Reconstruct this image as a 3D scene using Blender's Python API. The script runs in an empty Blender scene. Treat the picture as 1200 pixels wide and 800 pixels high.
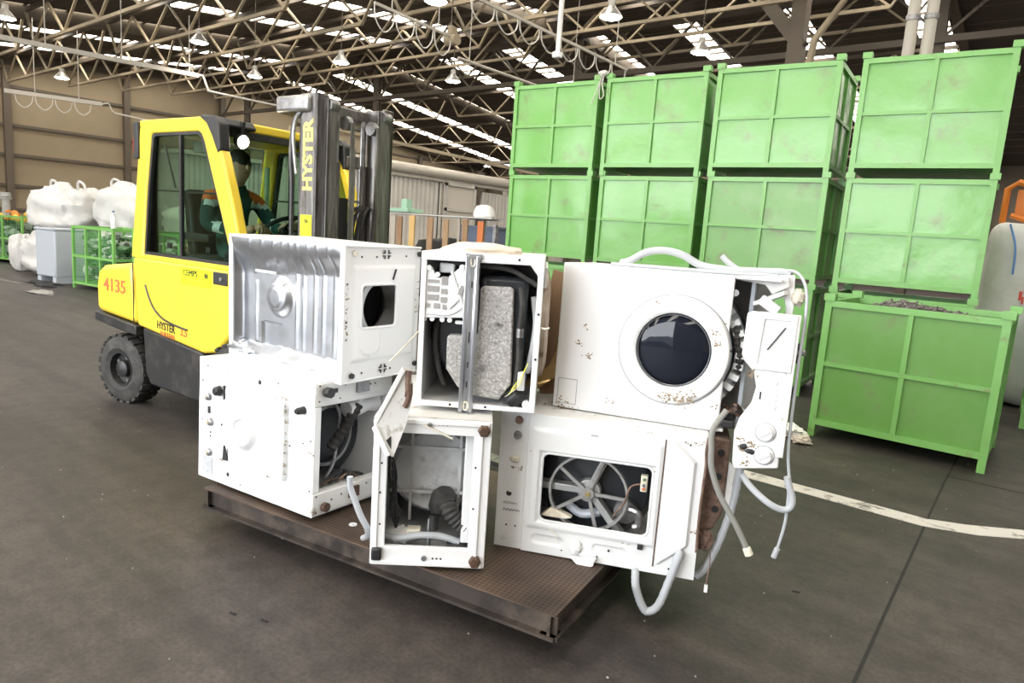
import bpy, bmesh, math, random
from math import sin, cos, pi, radians, sqrt, hypot
from mathutils import Vector, Matrix, Euler, noise

random.seed(7)
SC = bpy.context.scene
COL = SC.collection
R = radians

# ------------------------------------------------------------------ camera
def make_camera():
    yaw, pitch, roll = R(-38.46548934), R(8.94545573), R(3.99711586)
    f = Vector((sin(yaw) * cos(pitch), cos(yaw) * cos(pitch), -sin(pitch)))
    r = Vector((cos(yaw), -sin(yaw), 0)); u = r.cross(f)
    r2 = r * cos(roll) + u * sin(roll); u2 = -r * sin(roll) + u * cos(roll)
    cd = bpy.data.cameras.new('camera'); cd.lens = 797.2 * 36 / 1200; cd.sensor_width = 36
    cd.clip_start = 0.05; cd.clip_end = 300
    o = bpy.data.objects.new('camera', cd); COL.objects.link(o)
    m = Matrix((r2, u2, -f)).transposed().to_4x4(); m.translation = (0, 0, 1.55857)
    o.matrix_world = m
    SC.camera = o
make_camera()

# ------------------------------------------------------------------ light
SKY_COL = (0.93, 0.96, 1.0)
W = bpy.data.worlds.new('sky'); SC.world = W; W.use_nodes = True
W.node_tree.nodes['Background'].inputs[0].default_value = (*SKY_COL, 1)
W.node_tree.nodes['Background'].inputs[1].default_value = 1.5
def area(name, loc, rot, sx, sy, power, col):
    l = bpy.data.lights.new(name, 'AREA'); l.shape = 'RECTANGLE'; l.size = sx; l.size_y = sy
    l.energy = power; l.color = col
    o = bpy.data.objects.new(name, l); COL.objects.link(o); o.location = loc; o.rotation_euler = rot
    return o
# area light added in an unseen, assumed gate to brighten load and crates
area('front_fill', (-6.5, -9.8, 3.5), (R(88), 0, 0), 15.0, 4.4, 2150, (0.93, 0.97, 1.0))
SKYLIGHT_STRENGTH = 9.0
vs = SC.view_settings
vs.view_transform = 'Standard'; vs.look = 'None'; vs.gamma = 1.0; vs.use_curve_mapping = False
vs.exposure = 0.08

# ------------------------------------------------------------------ materials
MATS = {}
def mat(name, col, rough=.5, metal=0., col2=None, scale=6., lo=.45, hi=.65, dirt=None, bump=0., bscale=40.,
        spec=.5, emit=None, estr=0., stretch=(1, 1, 1), bdist=.01):
    """painted / metal / plastic surface: base colour, optional second colour through noise, optional dirt or rust spots"""
    if name in MATS: return MATS[name]
    m = bpy.data.materials.new(name); m.use_nodes = True; MATS[name] = m
    nt = m.node_tree; N = nt.nodes; L = nt.links; b = N['Principled BSDF']
    b.inputs['Roughness'].default_value = rough; b.inputs['Metallic'].default_value = metal
    b.inputs['Specular IOR Level'].default_value = spec
    b.inputs['Base Color'].default_value = (*col, 1)
    if emit:
        b.inputs['Emission Color'].default_value = (*emit, 1); b.inputs['Emission Strength'].default_value = estr
    tc = N.new('ShaderNodeTexCoord'); mp = N.new('ShaderNodeMapping'); mp.inputs['Scale'].default_value = stretch
    L.new(tc.outputs['Object'], mp.inputs[0])
    oi = N.new('ShaderNodeObjectInfo'); add = N.new('ShaderNodeVectorMath'); add.operation = 'ADD'
    sc_ = N.new('ShaderNodeVectorMath'); sc_.operation = 'SCALE'; sc_.inputs['Scale'].default_value = 13.0
    cb = N.new('ShaderNodeCombineXYZ')
    for i in range(3): L.new(oi.outputs['Random'], cb.inputs[i])
    L.new(cb.outputs[0], sc_.inputs[0]); L.new(mp.outputs[0], add.inputs[0]); L.new(sc_.outputs[0], add.inputs[1])
    vec = add.outputs[0]
    def noise_ramp(s, a, z, det=6):
        n = N.new('ShaderNodeTexNoise'); n.inputs['Scale'].default_value = s; n.inputs['Detail'].default_value = det
        n.inputs['Roughness'].default_value = .62
        L.new(vec, n.inputs['Vector'])
        mr = N.new('ShaderNodeMapRange'); mr.inputs[1].default_value = a; mr.inputs[2].default_value = z
        L.new(n.outputs[0], mr.inputs[0]); return mr.outputs[0]
    def mix(fac, a, bcol):
        x = N.new('ShaderNodeMix'); x.data_type = 'RGBA'; L.new(fac, x.inputs[0])
        if isinstance(a, tuple): x.inputs[6].default_value = (*a, 1)
        else: L.new(a, x.inputs[6])
        x.inputs[7].default_value = (*bcol, 1); return x.outputs[2]
    c = None
    if col2: c = mix(noise_ramp(scale, lo, hi), col, col2)
    if dirt:
        dcol, ds, da, dz = dirt
        c = mix(noise_ramp(ds, da, dz, 8), c if c is not None else col, dcol)
    if c is not None: L.new(c, b.inputs['Base Color'])
    if bump:
        n = N.new('ShaderNodeTexNoise'); n.inputs['Scale'].default_value = bscale; n.inputs['Detail'].default_value = 4
        L.new(vec, n.inputs['Vector'])
        bp = N.new('ShaderNodeBump'); bp.inputs['Strength'].default_value = bump; bp.inputs['Distance'].default_value = bdist
        L.new(n.outputs[0], bp.inputs['Height']); L.new(bp.outputs[0], b.inputs['Normal'])
    return m

def glass_mat(name, tint, gloss=.12, rough=.02):
    m = bpy.data.materials.new(name); m.use_nodes = True; nt = m.node_tree; N = nt.nodes; L = nt.links
    N.remove(N['Principled BSDF'])
    t = N.new('ShaderNodeBsdfTransparent'); t.inputs[0].default_value = (*tint, 1)
    g = N.new('ShaderNodeBsdfGlossy'); g.inputs['Roughness'].default_value = rough
    fr = N.new('ShaderNodeLayerWeight'); fr.inputs[0].default_value = gloss
    mx = N.new('ShaderNodeMixShader'); L.new(fr.outputs['Fresnel'], mx.inputs[0]); L.new(t.outputs[0], mx.inputs[1]); L.new(g.outputs[0], mx.inputs[2])
    L.new(mx.outputs[0], N['Material Output'].inputs[0]); MATS[name] = m
    return m

def emit_mat(name, col, s):
    m = bpy.data.materials.new(name); m.use_nodes = True; nt = m.node_tree
    b = nt.nodes['Principled BSDF']; b.inputs['Base Color'].default_value = (*col, 1)
    b.inputs['Emission Color'].default_value = (*col, 1); b.inputs['Emission Strength'].default_value = s
    MATS[name] = m; return m

RUST = (.10, .045, .022)
M_WHITE = mat('white_enamel', (.73, .74, .75), .35, col2=(.68, .69, .71), scale=3, dirt=((.22, .16, .10), 9, .67, .78))
M_WHITEC = mat('white_enamel_clean', (.77, .775, .785), .35, dirt=((.35, .30, .24), 14, .76, .84))
M_WHITED = mat('white_enamel_dirty', (.72, .72, .71), .45, col2=(.66, .65, .62), scale=4, dirt=((.17, .11, .06), 10, .60, .74))
M_CREAM = mat('yellowed_plastic', (.72, .68, .58), .5, col2=(.55, .48, .36), scale=8)
M_GALV = mat('galvanised_sheet', (.60, .62, .66), .30, .9, col2=(.48, .50, .54), scale=5, bump=.06, bscale=10)
M_PLGREY = mat('light_grey_plastic', (.72, .73, .74), .5)
M_HOSE = mat('grey_hose', (.42, .44, .47), .55)
M_TUB = mat('dark_plastic_tub', (.022, .025, .03), .35)
M_TUBG = mat('grey_plastic_tub', (.50, .51, .52), .45, col2=(.30, .29, .28), scale=5, dirt=((.08, .06, .05), 8, .6, .75))
M_STEEL = mat('bare_steel', (.38, .38, .39), .35, .8, col2=(.22, .21, .21), scale=14)
M_DARKST = mat('dark_mast_steel', (.17, .16, .155), .34, .6, col2=(.30, .29, .28), scale=9, stretch=(3, 3, .35), dirt=((.07, .05, .04), 6, .55, .7))
M_BLACK = mat('black_paint', (.018, .018, .019), .45, dirt=((.06, .055, .05), 7, .5, .75))
M_RUBBER = mat('black_rubber', (.028, .027, .027), .75, col2=(.06, .057, .053), scale=10, bump=.2, bscale=60)
M_BLKPL = mat('black_plastic', (.02, .02, .022), .5)
M_YELLOW = mat('yellow_paint', (.86, .63, .055), .30, col2=(.83, .60, .05), scale=2, dirt=((.35, .26, .10), 12, .74, .84))
M_CONC = mat('concrete_weight', (.36, .35, .34), .9, col2=(.62, .61, .60), scale=120, lo=.48, hi=.66, bump=.5, bscale=150, dirt=((.20, .19, .18), 90, .54, .66))
M_BRCONC = mat('brown_rusty_concrete', (.14, .085, .065), .9, col2=(.25, .17, .135), scale=14, bump=.8, bscale=50)
M_RUSTB = mat('rusty_bolt', (.09, .055, .04), .6, .4, col2=(.16, .09, .055), scale=60)
M_GREEN = mat('green_paint', (.18, .44, .105), .26, col2=(.21, .47, .14), scale=1.6, bump=.34, bscale=2.8, bdist=.03,
              dirt=((.19, .24, .10), 3.2, .56, .80))
M_GREENSH = mat('shaded_green_paint', (.125, .31, .06), .45, col2=(.15, .33, .085), scale=2, bump=.25, bscale=3, bdist=.02, dirt=((.17, .19, .09), 4, .58, .8))  # green darkened to stand in for weaker light on the right-hand crates
M_GREENF = mat('green_frame_paint', (.185, .43, .11), .36, col2=(.20, .45, .13), scale=3, dirt=((.20, .16, .09), 7, .60, .78))
M_GREEND = mat('green_worn_panel', (.19, .40, .13), .4, col2=(.24, .42, .18), scale=2.5, bump=.32, bscale=3.0, bdist=.03, dirt=((.22, .20, .13), 4, .52, .76))
M_MESHG = mat('green_mesh_paint', (.10, .40, .10), .5)
M_BAG = mat('white_woven_sack', (.60, .595, .585), .7, bump=.3, bscale=25, col2=(.52, .51, .49), scale=3)
M_BAGB = mat('beige_woven_sack', (.62, .56, .48), .75, bump=.3, bscale=25, col2=(.5, .45, .38), scale=3)
M_TRUSS = mat('tan_truss_paint', (.38, .31, .21), .6, col2=(.27, .22, .15), scale=.8)
M_TRUSSD = mat('brown_beam_paint', (.12, .095, .07), .6)
M_ROOF = mat('roof_sheet', (.105, .087, .068), .8, col2=(.08, .066, .052), scale=.5)
M_LENS = emit_mat('headlamp_lens', (1, .86, .62), 30)
M_LAMPE = emit_mat('lamp_bulb_glow', (1, .97, .9), 18)
M_ALU = mat('lamp_aluminium', (.45, .43, .40), .35, .6)
M_GLASS = glass_mat('cab_glass', (.72, .82, .76), .12)
M_DGLASS = glass_mat('door_glass', (.15, .16, .20), .30, .03)
M_HIVIS = mat('orange_cloth', (.75, .16, .03), .8)
M_JACKET = mat('green_work_cloth', (.012, .055, .05), .85, col2=(.02, .08, .07), scale=12)
M_SKIN = mat('skin', (.52, .30, .21), .5)
M_HAIR = mat('dark_hair', (.03, .022, .018), .7)
M_REFL = mat('grey_reflective_tape', (.62, .66, .70), .4)
M_RED = mat('red_print', (.58, .15, .05), .5)
M_PRINTK = mat('dark_print', (.02, .02, .02), .5)
M_SIGNY = mat('lemon_sticker', (.86, .90, .01), .4)
M_PRINTY = mat('pale_yellow_print', (.85, .70, .18), .5)

# ------------------------------------------------------------------ mesh builder
class MB:
    def __init__(s): s.v = []; s.f = []
    def add(s, vs, fs):
        n = len(s.v); s.v += [tuple(p) for p in vs]; s.f += [tuple(i + n for i in f) for f in fs]; return s
    def box(s, x0, x1, y0, y1, z0, z1):
        return s.add([(x0, y0, z0), (x1, y0, z0), (x1, y1, z0), (x0, y1, z0), (x0, y0, z1), (x1, y0, z1), (x1, y1, z1), (x0, y1, z1)],
                     [(0, 3, 2, 1), (4, 5, 6, 7), (0, 1, 5, 4), (1, 2, 6, 5), (2, 3, 7, 6), (3, 0, 4, 7)])
    def bar(s, a, b, w, h, up=(0, 0, 1)):
        a, b = Vector(a), Vector(b); d = (b - a).normalized(); up = Vector(up)
        if abs(d.dot(up)) > .98: up = Vector((1, 0, 0))
        r = d.cross(up).normalized() * w / 2; u = r.cross(d).normalized() * h / 2
        vs = [a - r - u, a + r - u, a + r + u, a - r + u, b - r - u, b + r - u, b + r + u, b - r + u]
        return s.add(vs, [(0, 1, 2, 3), (4, 7, 6, 5), (0, 4, 5, 1), (1, 5, 6, 2), (2, 6, 7, 3), (3, 7, 4, 0)])
    def cyl(s, a, b, r0, r1=None, n=16, caps=True):
        a, b = Vector(a), Vector(b); r1 = r0 if r1 is None else r1
        d = (b - a).normalized(); t = Vector((0, 0, 1)) if abs(d.z) < .9 else Vector((1, 0, 0))
        x = d.cross(t).normalized(); y = d.cross(x)
        vs = [a + (x * cos(2 * pi * i / n) + y * sin(2 * pi * i / n)) * r0 for i in range(n)] + \
             [b + (x * cos(2 * pi * i / n) + y * sin(2 * pi * i / n)) * r1 for i in range(n)]
        fs = [(i, n + i, n + (i + 1) % n, (i + 1) % n) for i in range(n)]
        if caps: fs += [tuple(range(n)), tuple(range(2 * n - 1, n - 1, -1))]
        return s.add(vs, fs)
    def lathe(s, o, axis, prof, n=32, a0=0., a1=2 * pi):
        """prof: list of (radius, distance along axis)"""
        o = Vector(o); d = Vector(axis).normalized(); t = Vector((0, 0, 1)) if abs(d.z) < .9 else Vector((1, 0, 0))
        x = d.cross(t).normalized(); y = d.cross(x); full = abs(a1 - a0 - 2 * pi) < 1e-6
        m = n if full else n + 1; vs = []; fs = []
        for (r, h) in prof:
            for i in range(m):
                a = a0 + (a1 - a0) * i / n; vs.append(o + d * h + (x * cos(a) + y * sin(a)) * max(r, 1e-4))
        for j in range(len(prof) - 1):
            for i in range(n):
                k = (i + 1) % m if full else i + 1
                fs.append((j * m + i, j * m + k, (j + 1) * m + k, (j + 1) * m + i))
        return s.add(vs, fs)
    def tube(s, pts, r, n=8, sub=6, rib=0., closed=False):
        P = spline([Vector(p) for p in pts], sub, closed) if sub > 1 else [Vector(p) for p in pts]
        vs = []; fs = []; k = len(P); nrm = None
        for i, p in enumerate(P):
            if closed: d = P[(i + 1) % k] - P[i - 1]
            else: d = P[min(i + 1, k - 1)] - P[max(i - 1, 0)]
            d.normalize()
            if nrm is None:
                t = Vector((0, 0, 1)) if abs(d.z) < .9 else Vector((1, 0, 0)); nrm = d.cross(t).normalized()
            nrm = (nrm - d * nrm.dot(d)).normalized(); bn = d.cross(nrm)
            rr = r * (1 + rib * (1 if i % 2 else -1))
            vs += [p + (nrm * cos(2 * pi * j / n) + bn * sin(2 * pi * j / n)) * rr for j in range(n)]
        for i in range(k if closed else k - 1):
            q = (i + 1) % k
            fs += [(i * n + j, i * n + (j + 1) % n, q * n + (j + 1) % n, q * n + j) for j in range(n)]
        if not closed: fs += [tuple(range(n - 1, -1, -1)), tuple((k - 1) * n + j for j in range(n))]
        return s.add(vs, fs)
    def prism(s, poly, axis, a, b):
        """polygon in the two other axes (cyclic order kept x,y,z), extruded from a to b"""
        def P(p, h): return {'x': (h, p[0], p[1]), 'y': (p[0], h, p[1]), 'z': (p[0], p[1], h)}[axis]
        n = len(poly)
        return s.add([P(p, a) for p in poly] + [P(p, b) for p in poly],
                     [tuple(range(n)), tuple(range(2 * n - 1, n - 1, -1))] + [(i, n + i, n + (i + 1) % n, (i + 1) % n) for i in range(n)])
    def ring(s, outer, inner, axis, a, b):
        """plate with a hole: outer and inner loops have the same number of points"""
        def P(p, h): return {'x': (h, p[0], p[1]), 'y': (p[0], h, p[1]), 'z': (p[0], p[1], h)}[axis]
        n = len(outer)
        vs = [P(p, a) for p in outer] + [P(p, a) for p in inner] + [P(p, b) for p in outer] + [P(p, b) for p in inner]
        fs = []
        for i in range(n):
            k = (i + 1) % n
            fs += [(i, k, n + k, n + i), (2 * n + i, 3 * n + i, 3 * n + k, 2 * n + k), (i, 2 * n + i, 2 * n + k, k), (n + i, n + k, 3 * n + k, 3 * n + i)]
        return s.add(vs, fs)
    def field(s, u0, u1, w0, w1, nu, nw, fn, place, hole=None):
        """relief sheet: fn(u,w) gives depth, place(u,w,d) the point; hole(u,w) true leaves the cell out"""
        vs = []; fs = []
        for j in range(nw + 1):
            for i in range(nu + 1):
                u = u0 + (u1 - u0) * i / nu; w = w0 + (w1 - w0) * j / nw; vs.append(place(u, w, fn(u, w)))
        for j in range(nw):
            for i in range(nu):
                if hole and hole(u0 + (u1 - u0) * (i + .5) / nu, w0 + (w1 - w0) * (j + .5) / nw): continue
                a = j * (nu + 1) + i; fs.append((a, a + 1, a + nu + 2, a + nu + 1))
        return s.add(vs, fs)
    def blob(s, c, rad, n=12, seed=0, amp=.15, fr=2., sq=1.):
        """lumpy closed body; sq<1 makes it boxier"""
        c = Vector(c); vs = []; fs = []; m = 2 * n
        def pw(t): return math.copysign(abs(t) ** sq, t)
        for j in range(n + 1):
            th = pi * j / n
            for i in range(m):
                ph = 2 * pi * i / m
                d = Vector((pw(sin(th)) * pw(cos(ph)), pw(sin(th)) * pw(sin(ph)), pw(cos(th))))
                k = 1 + amp * noise.noise(d * fr + Vector((seed * 7.3, seed * 3.1, seed)))
                vs.append(c + Vector((d.x * rad[0], d.y * rad[1], d.z * rad[2])) * k)
        for j in range(n):
            for i in range(m):
                fs.append((j * m + i, j * m + (i + 1) % m, (j + 1) * m + (i + 1) % m, (j + 1) * m + i))
        return s.add(vs, fs)
    def mesh(s, name, material, smooth=35):
        me = bpy.data.meshes.new(name); me.from_pydata(s.v, [], s.f); me.materials.append(material)
        bm = bmesh.new(); bm.from_mesh(me); bmesh.ops.recalc_face_normals(bm, faces=bm.faces); bm.to_mesh(me); bm.free()
        if smooth:
            me.shade_smooth(); me.set_sharp_from_angle(angle=R(smooth))
        return me
    def build(s, name, material, parent=None, smooth=35, bevel=0, seg=2, loc=None):
        return link(name, s.mesh(name, material, smooth), parent, bevel, seg, loc)

def link(name, me, parent=None, bevel=0, seg=2, loc=None, rot=None):
    o = bpy.data.objects.new(name, me); COL.objects.link(o)
    if parent: o.parent = parent
    if loc: o.location = loc
    if rot: o.rotation_euler = rot
    if bevel:
        b = o.modifiers.new('bevel', 'BEVEL'); b.width = bevel; b.segments = seg; b.limit_method = 'ANGLE'; b.angle_limit = R(40)
    return o

def spline(P, sub, closed=False):
    out = []; n = len(P)
    for i in range(n if closed else n - 1):
        if closed: p0, p1, p2, p3 = P[i - 1], P[i], P[(i + 1) % n], P[(i + 2) % n]
        else: p0, p1, p2, p3 = P[max(i - 1, 0)], P[i], P[i + 1], P[min(i + 2, n - 1)]
        for k in range(sub):
            t = k / sub; a = t * t; b = a * t
            out.append(.5 * ((2 * p1) + (p2 - p0) * t + (2 * p0 - 5 * p1 + 4 * p2 - p3) * a + (3 * p1 - p0 - 3 * p2 + p3) * b))
    if not closed: out.append(P[-1])
    return out

def rrect(x0, x1, z0, z1, r, n=5):
    pts = []
    for cx, cz, a in ((x1 - r, z1 - r, 0), (x0 + r, z1 - r, 90), (x0 + r, z0 + r, 180), (x1 - r, z0 + r, 270)):
        pts += [(cx + r * cos(R(a + 90 * i / n)), cz + r * sin(R(a + 90 * i / n))) for i in range(n + 1)]
    return pts
def rect_like(x0, x1, z0, z1, n=5):
    """outer rectangle sampled with the point count of rrect()"""
    pts = []
    for cx, cz in ((x1, z1), (x0, z1), (x0, z0), (x1, z0)): pts += [(cx, cz)] * (n + 1)
    return pts
def in_rrect(x, z, x0, x1, z0, z1, r):
    if not (x0 < x < x1 and z0 < z < z1): return False
    dx = max(x0 + r - x, x - (x1 - r), 0); dz = max(z0 + r - z, z - (z1 - r), 0)
    return hypot(dx, dz) < r

def tag(o, label=None, cat=None, group=None, kind=None):
    if label: o['label'] = label
    if cat: o['category'] = cat
    if group: o['group'] = group
    if kind: o['kind'] = kind
    return o
def empty(name, loc=(0, 0, 0), rz=0., rx=0., ry=0.):
    o = bpy.data.objects.new(name, None); COL.objects.link(o); o.empty_display_size = .1
    o.rotation_mode = 'YXZ'; o.location = loc; o.rotation_euler = (R(rx), R(ry), R(rz)); return o
def thing(name, label, cat, loc=(0, 0, 0), rz=0., group=None, rx=0., ry=0.):
    return tag(empty(name, loc, rz, rx, ry), label, cat, group)
def copy_tree(o, parent=None):
    c = o.copy(); COL.objects.link(c); c.parent = parent
    for ch in list(o.children): copy_tree(ch, c)
    return c
def text(name, body, size, material, parent, mtx, ext=.0015, off=0., sx=1., align='LEFT'):
    cu = bpy.data.curves.new(name, 'FONT'); cu.body = body; cu.size = size; cu.extrude = ext; cu.offset = off
    cu.align_x = align; cu.resolution_u = 3
    t = bpy.data.objects.new(name, cu); COL.objects.link(t)
    dg = bpy.context.evaluated_depsgraph_get(); dg.update()
    me = bpy.data.meshes.new_from_object(t.evaluated_get(dg)); bpy.data.objects.remove(t); bpy.data.curves.remove(cu)
    me.materials.clear(); me.materials.append(material)
    o = link(name, me, parent); o.matrix_local = mtx @ Matrix.Diagonal((sx, 1, 1, 1)); return o
FACE_Y = Matrix.Rotation(R(90), 4, 'X')                    # text standing on a face that looks to -y
def at(x, y, z): return Matrix.Translation((x, y, z))

# ================================================================== THE HALL
def structure(o): o['kind'] = 'structure'; return o
RIDGE_Y, SLOPE, CH0 = 24.5, .115, 6.0
def chord_z(y): return CH0 + SLOPE * (y if y <= RIDGE_Y else 2 * RIDGE_Y - y)
def roof_z(y): return chord_z(y) + 1.38
X0, X1, Y0, Y1 = -46., 9., -10., 49.

# floor
fm = bpy.data.materials.new('asphalt_floor'); fm.use_nodes = True
nt = fm.node_tree; N = nt.nodes; L = nt.links; b = N['Principled BSDF']; b.inputs['Roughness'].default_value = .6
tc = N.new('ShaderNodeTexCoord')
def fl_noise(scale, det, rgh, sx=1., sy=1.):
    mp = N.new('ShaderNodeMapping'); mp.inputs['Scale'].default_value = (sx, sy, 1); L.new(tc.outputs['Object'], mp.inputs[0])
    n = N.new('ShaderNodeTexNoise'); n.inputs['Scale'].default_value = scale; n.inputs['Detail'].default_value = det; n.inputs['Roughness'].default_value = rgh
    L.new(mp.outputs[0], n.inputs['Vector']); return n.outputs[0]
def fl_ramp(v, stops):
    r = N.new('ShaderNodeValToRGB'); e = r.color_ramp.elements
    e[0].position, e[0].color = stops[0][0], (*stops[0][1], 1); e[1].position, e[1].color = stops[1][0], (*stops[1][1], 1); L.new(v, r.inputs[0]); return r.outputs[0]
def fl_mul(a, c, f):
    x = N.new('ShaderNodeMix'); x.data_type = 'RGBA'; x.blend_type = 'MULTIPLY'; x.inputs[0].default_value = f; L.new(a, x.inputs[6]); L.new(c, x.inputs[7]); return x.outputs[2]
base = fl_ramp(fl_noise(.5, 8, .65), ((.32, (.0345, .030, .0285)), (.70, (.073, .062, .0565))))
base = fl_mul(base, fl_ramp(fl_noise(7, 8, .7), ((.36, (.62, .61, .60)), (.62, (1.12, 1.1, 1.08)))), 1)
base = fl_mul(base, fl_ramp(fl_noise(55, 4, .7), ((.34, (.66, .66, .66)), (.62, (1.18, 1.17, 1.16)))), 1)
base = fl_mul(base, fl_ramp(fl_noise(1.6, 6, .6, .22, 2.4), ((.38, (.70, .69, .68)), (.56, (1.05, 1.04, 1.03)))), 1)
L.new(base, b.inputs['Base Color'])
bp = N.new('ShaderNodeBump'); bp.inputs['Strength'].default_value = .3; bp.inputs['Distance'].default_value = .004; L.new(fl_noise(60, 6, .7), bp.inputs['Height']); L.new(bp.outputs[0], b.inputs['Normal'])
structure(MB().box(X0, X1, Y0 - 14, Y1, -.2, 0).build('floor', fm, smooth=0))
FLOOR = bpy.data.objects['floor']
M_LINE = mat('floor_line_paint', (.55, .53, .50), .7, dirt=((.10, .09, .08), 9, .55, .66))
def strip(pts, w, name, m, z=.0035):
    mb = MB(); P = [Vector(p) for p in pts]; vs = []
    for i, p in enumerate(P):
        d = (P[min(i + 1, len(P) - 1)] - P[max(i - 1, 0)]).normalized(); n = Vector((-d.y, d.x)) * w / 2
        vs += [(p.x + n.x, p.y + n.y, 0), (p.x - n.x, p.y - n.y, 0), (p.x + n.x, p.y + n.y, z), (p.x - n.x, p.y - n.y, z)]
    fs = [(2, 3, 1, 0)]
    for i in range(len(P) - 1):
        a = 4 * i; fs += [(a + 2, a + 6, a + 7, a + 3), (a, a + 4, a + 6, a + 2), (a + 1, a + 3, a + 7, a + 5)]
    k = 4 * (len(P) - 1); fs.append((k, k + 1, k + 3, k + 2))
    return mb.add(vs, fs).build(name, m, FLOOR, smooth=0)
strip([(-7.5, 4.75), (-3, 4.70), (-1.55, 4.69), (-.43, 4.70), (-.2, 4.80), (.05, 4.98), (2.2, 5.3)], .15, 'painted_line', M_LINE)
strip([(-22, 3.4), (-17.0, 4.0), (-15.2, 4.2)], .10, 'painted_line', mat('worn_line_paint', (.16, .15, .14), .7, dirt=((.06, .055, .05), 6, .45, .6)))
M_JOINT = mat('floor_joint_tar', (.012, .011, .011), .8)
strip([(-.30, -2), (-.38, 2.67), (-.42, 4.4), (-.45, 5.71), (-.47, 9)], .013, 'floor_joint', M_JOINT, .002)
strip([(-.45, 5.9), (2.0, 5.95)], .012, 'floor_joint', M_JOINT, .002)

# walls
M_WALL = mat('tan_cladding', (.33, .265, .175), .8, col2=(.295, .235, .155), scale=.35)
M_WALLB = mat('back_cladding', (.20, .165, .125), .8)
def clad(name, quad_pts, th, m):
    """cladding wall: polygon outline extruded"""
    return structure(MB().prism(quad_pts[0], quad_pts[1], quad_pts[2], quad_pts[2] + th).build(name, m, smooth=0))
gable = [(Y0, 0), (Y1, 0), (Y1, roof_z(Y1)), (RIDGE_Y, roof_z(RIDGE_Y)), (Y0, roof_z(Y0))]
wl = clad('wall_left', (gable, 'x', X0 - .2), .2, M_WALL)
wr = clad('wall_right', (gable, 'x', X1), .2, mat('pale_cladding', (.55, .53, .50), .8))  # unseen wall, colour lightened to bounce light onto right-hand faces
wb = structure(MB().box(X0, X1, Y1, Y1 + .2, 0, roof_z(Y1)).build('wall_back', M_WALLB, smooth=0))
wf = structure(MB().box(X0, -14.1, Y0 - .2, Y0, 0, roof_z(Y0)).box(1.1, X1, Y0 - .2, Y0, 0, roof_z(Y0))
               .box(-14.1, 1.1, Y0 - .2, Y0, 5.9, roof_z(Y0)).build('wall_front', M_WALL, smooth=0))  # unseen wall; its opening is assumed, sized to fit the added area light
g_me = MB().box(-.0, .14, Y0, Y1, -.08, .08).mesh('girt', M_TRUSSD, 0)
for z in (1.0, 2.32, 3.98, 5.56, 7.6): link('girt', g_me, wl, loc=(X0 + .001, 0, z))
for y in (6.2, 12.3, 18.4, 24.5, 30.6, 36.7, 42.8):
    MB().box(X0, X0 + .32, y - .17, y + .17, 0, roof_z(y) - .3).build('column', M_TRUSSD, wl, smooth=0)

# roof with skylight strips
STRIPS = [-43.9, -39.7, -34.8, -30.4, -25.9, -21.7, -17.1, -12.9, -9.1, -4.9, -.7, 3.5]
SW = 1.05
edges = [X0]
for x in STRIPS: edges += [x - SW / 2, x + SW / 2]
edges.append(X1)
rf = MB()
for i in range(0, len(edges), 2):
    for (ya, yb) in ((Y0, RIDGE_Y), (RIDGE_Y, Y1)):
        a, b = edges[i], edges[i + 1]
        rf.add([(a, ya, roof_z(ya)), (b, ya, roof_z(ya)), (b, yb, roof_z(yb)), (a, yb, roof_z(yb)),
                (a, ya, roof_z(ya) + .1), (b, ya, roof_z(ya) + .1), (b, yb, roof_z(yb) + .1), (a, yb, roof_z(yb) + .1)],
               [(0, 1, 2, 3), (7, 6, 5, 4), (0, 4, 5, 1), (1, 5, 6, 2), (2, 6, 7, 3), (3, 7, 4, 0)])
ceil = structure(rf.build('ceiling', M_ROOF, smooth=0))
M_SKY = emit_mat('skylight_sheet', (1.0, .935, .82), SKYLIGHT_STRENGTH)
TR_Y = [.7 + 2.67 * k for k in range(18) if .7 + 2.67 * k < Y1 - 1]
def sky_pane(x, ya, yb):
    za, zb = roof_z(ya) + .03, roof_z(yb) + .03
    a, b = x - SW / 2 - .02, x + SW / 2 + .02
    MB().add([(a, ya, za), (b, ya, za), (b, yb, zb), (a, yb, zb), (a, ya, za + .02), (b, ya, za + .02), (b, yb, zb + .02), (a, yb, zb + .02)],
             [(0, 1, 2, 3), (7, 6, 5, 4), (0, 4, 5, 1), (1, 5, 6, 2), (2, 6, 7, 3), (3, 7, 4, 0)]).build('skylight_pane', M_SKY, ceil, smooth=0)
for x in STRIPS:
    sky_pane(x, Y0 + .1, .6)
    for k in range(len(TR_Y) - 1):
        ya, yb = TR_Y[k], TR_Y[k + 1]
        if ya < RIDGE_Y < yb: continue
        m = (ya + yb) / 2
        if 5 < ya < 42:
            sky_pane(x, ya + .06, m - .03); sky_pane(x, m + .03, yb - .06)
        else: sky_pane(x, ya + .06, yb - .06)
    for y in (Y0 + .05, RIDGE_Y - .6): pass
# closing strips of roof sheet over the gaps between panes (purlins)
pur = MB()
for y in TR_Y + [(TR_Y[k] + TR_Y[k + 1]) / 2 for k in range(len(TR_Y) - 1)]:
    pur.box(X0, X1, y - .06, y + .06, roof_z(y) - .02, roof_z(y) + .16)
pur.box(X0, X1, RIDGE_Y - 1.35, RIDGE_Y + 1.35, roof_z(RIDGE_Y) - .05, roof_z(RIDGE_Y) + .4)
pur.build('purlin', M_TRUSSD, ceil, smooth=0)

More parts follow.
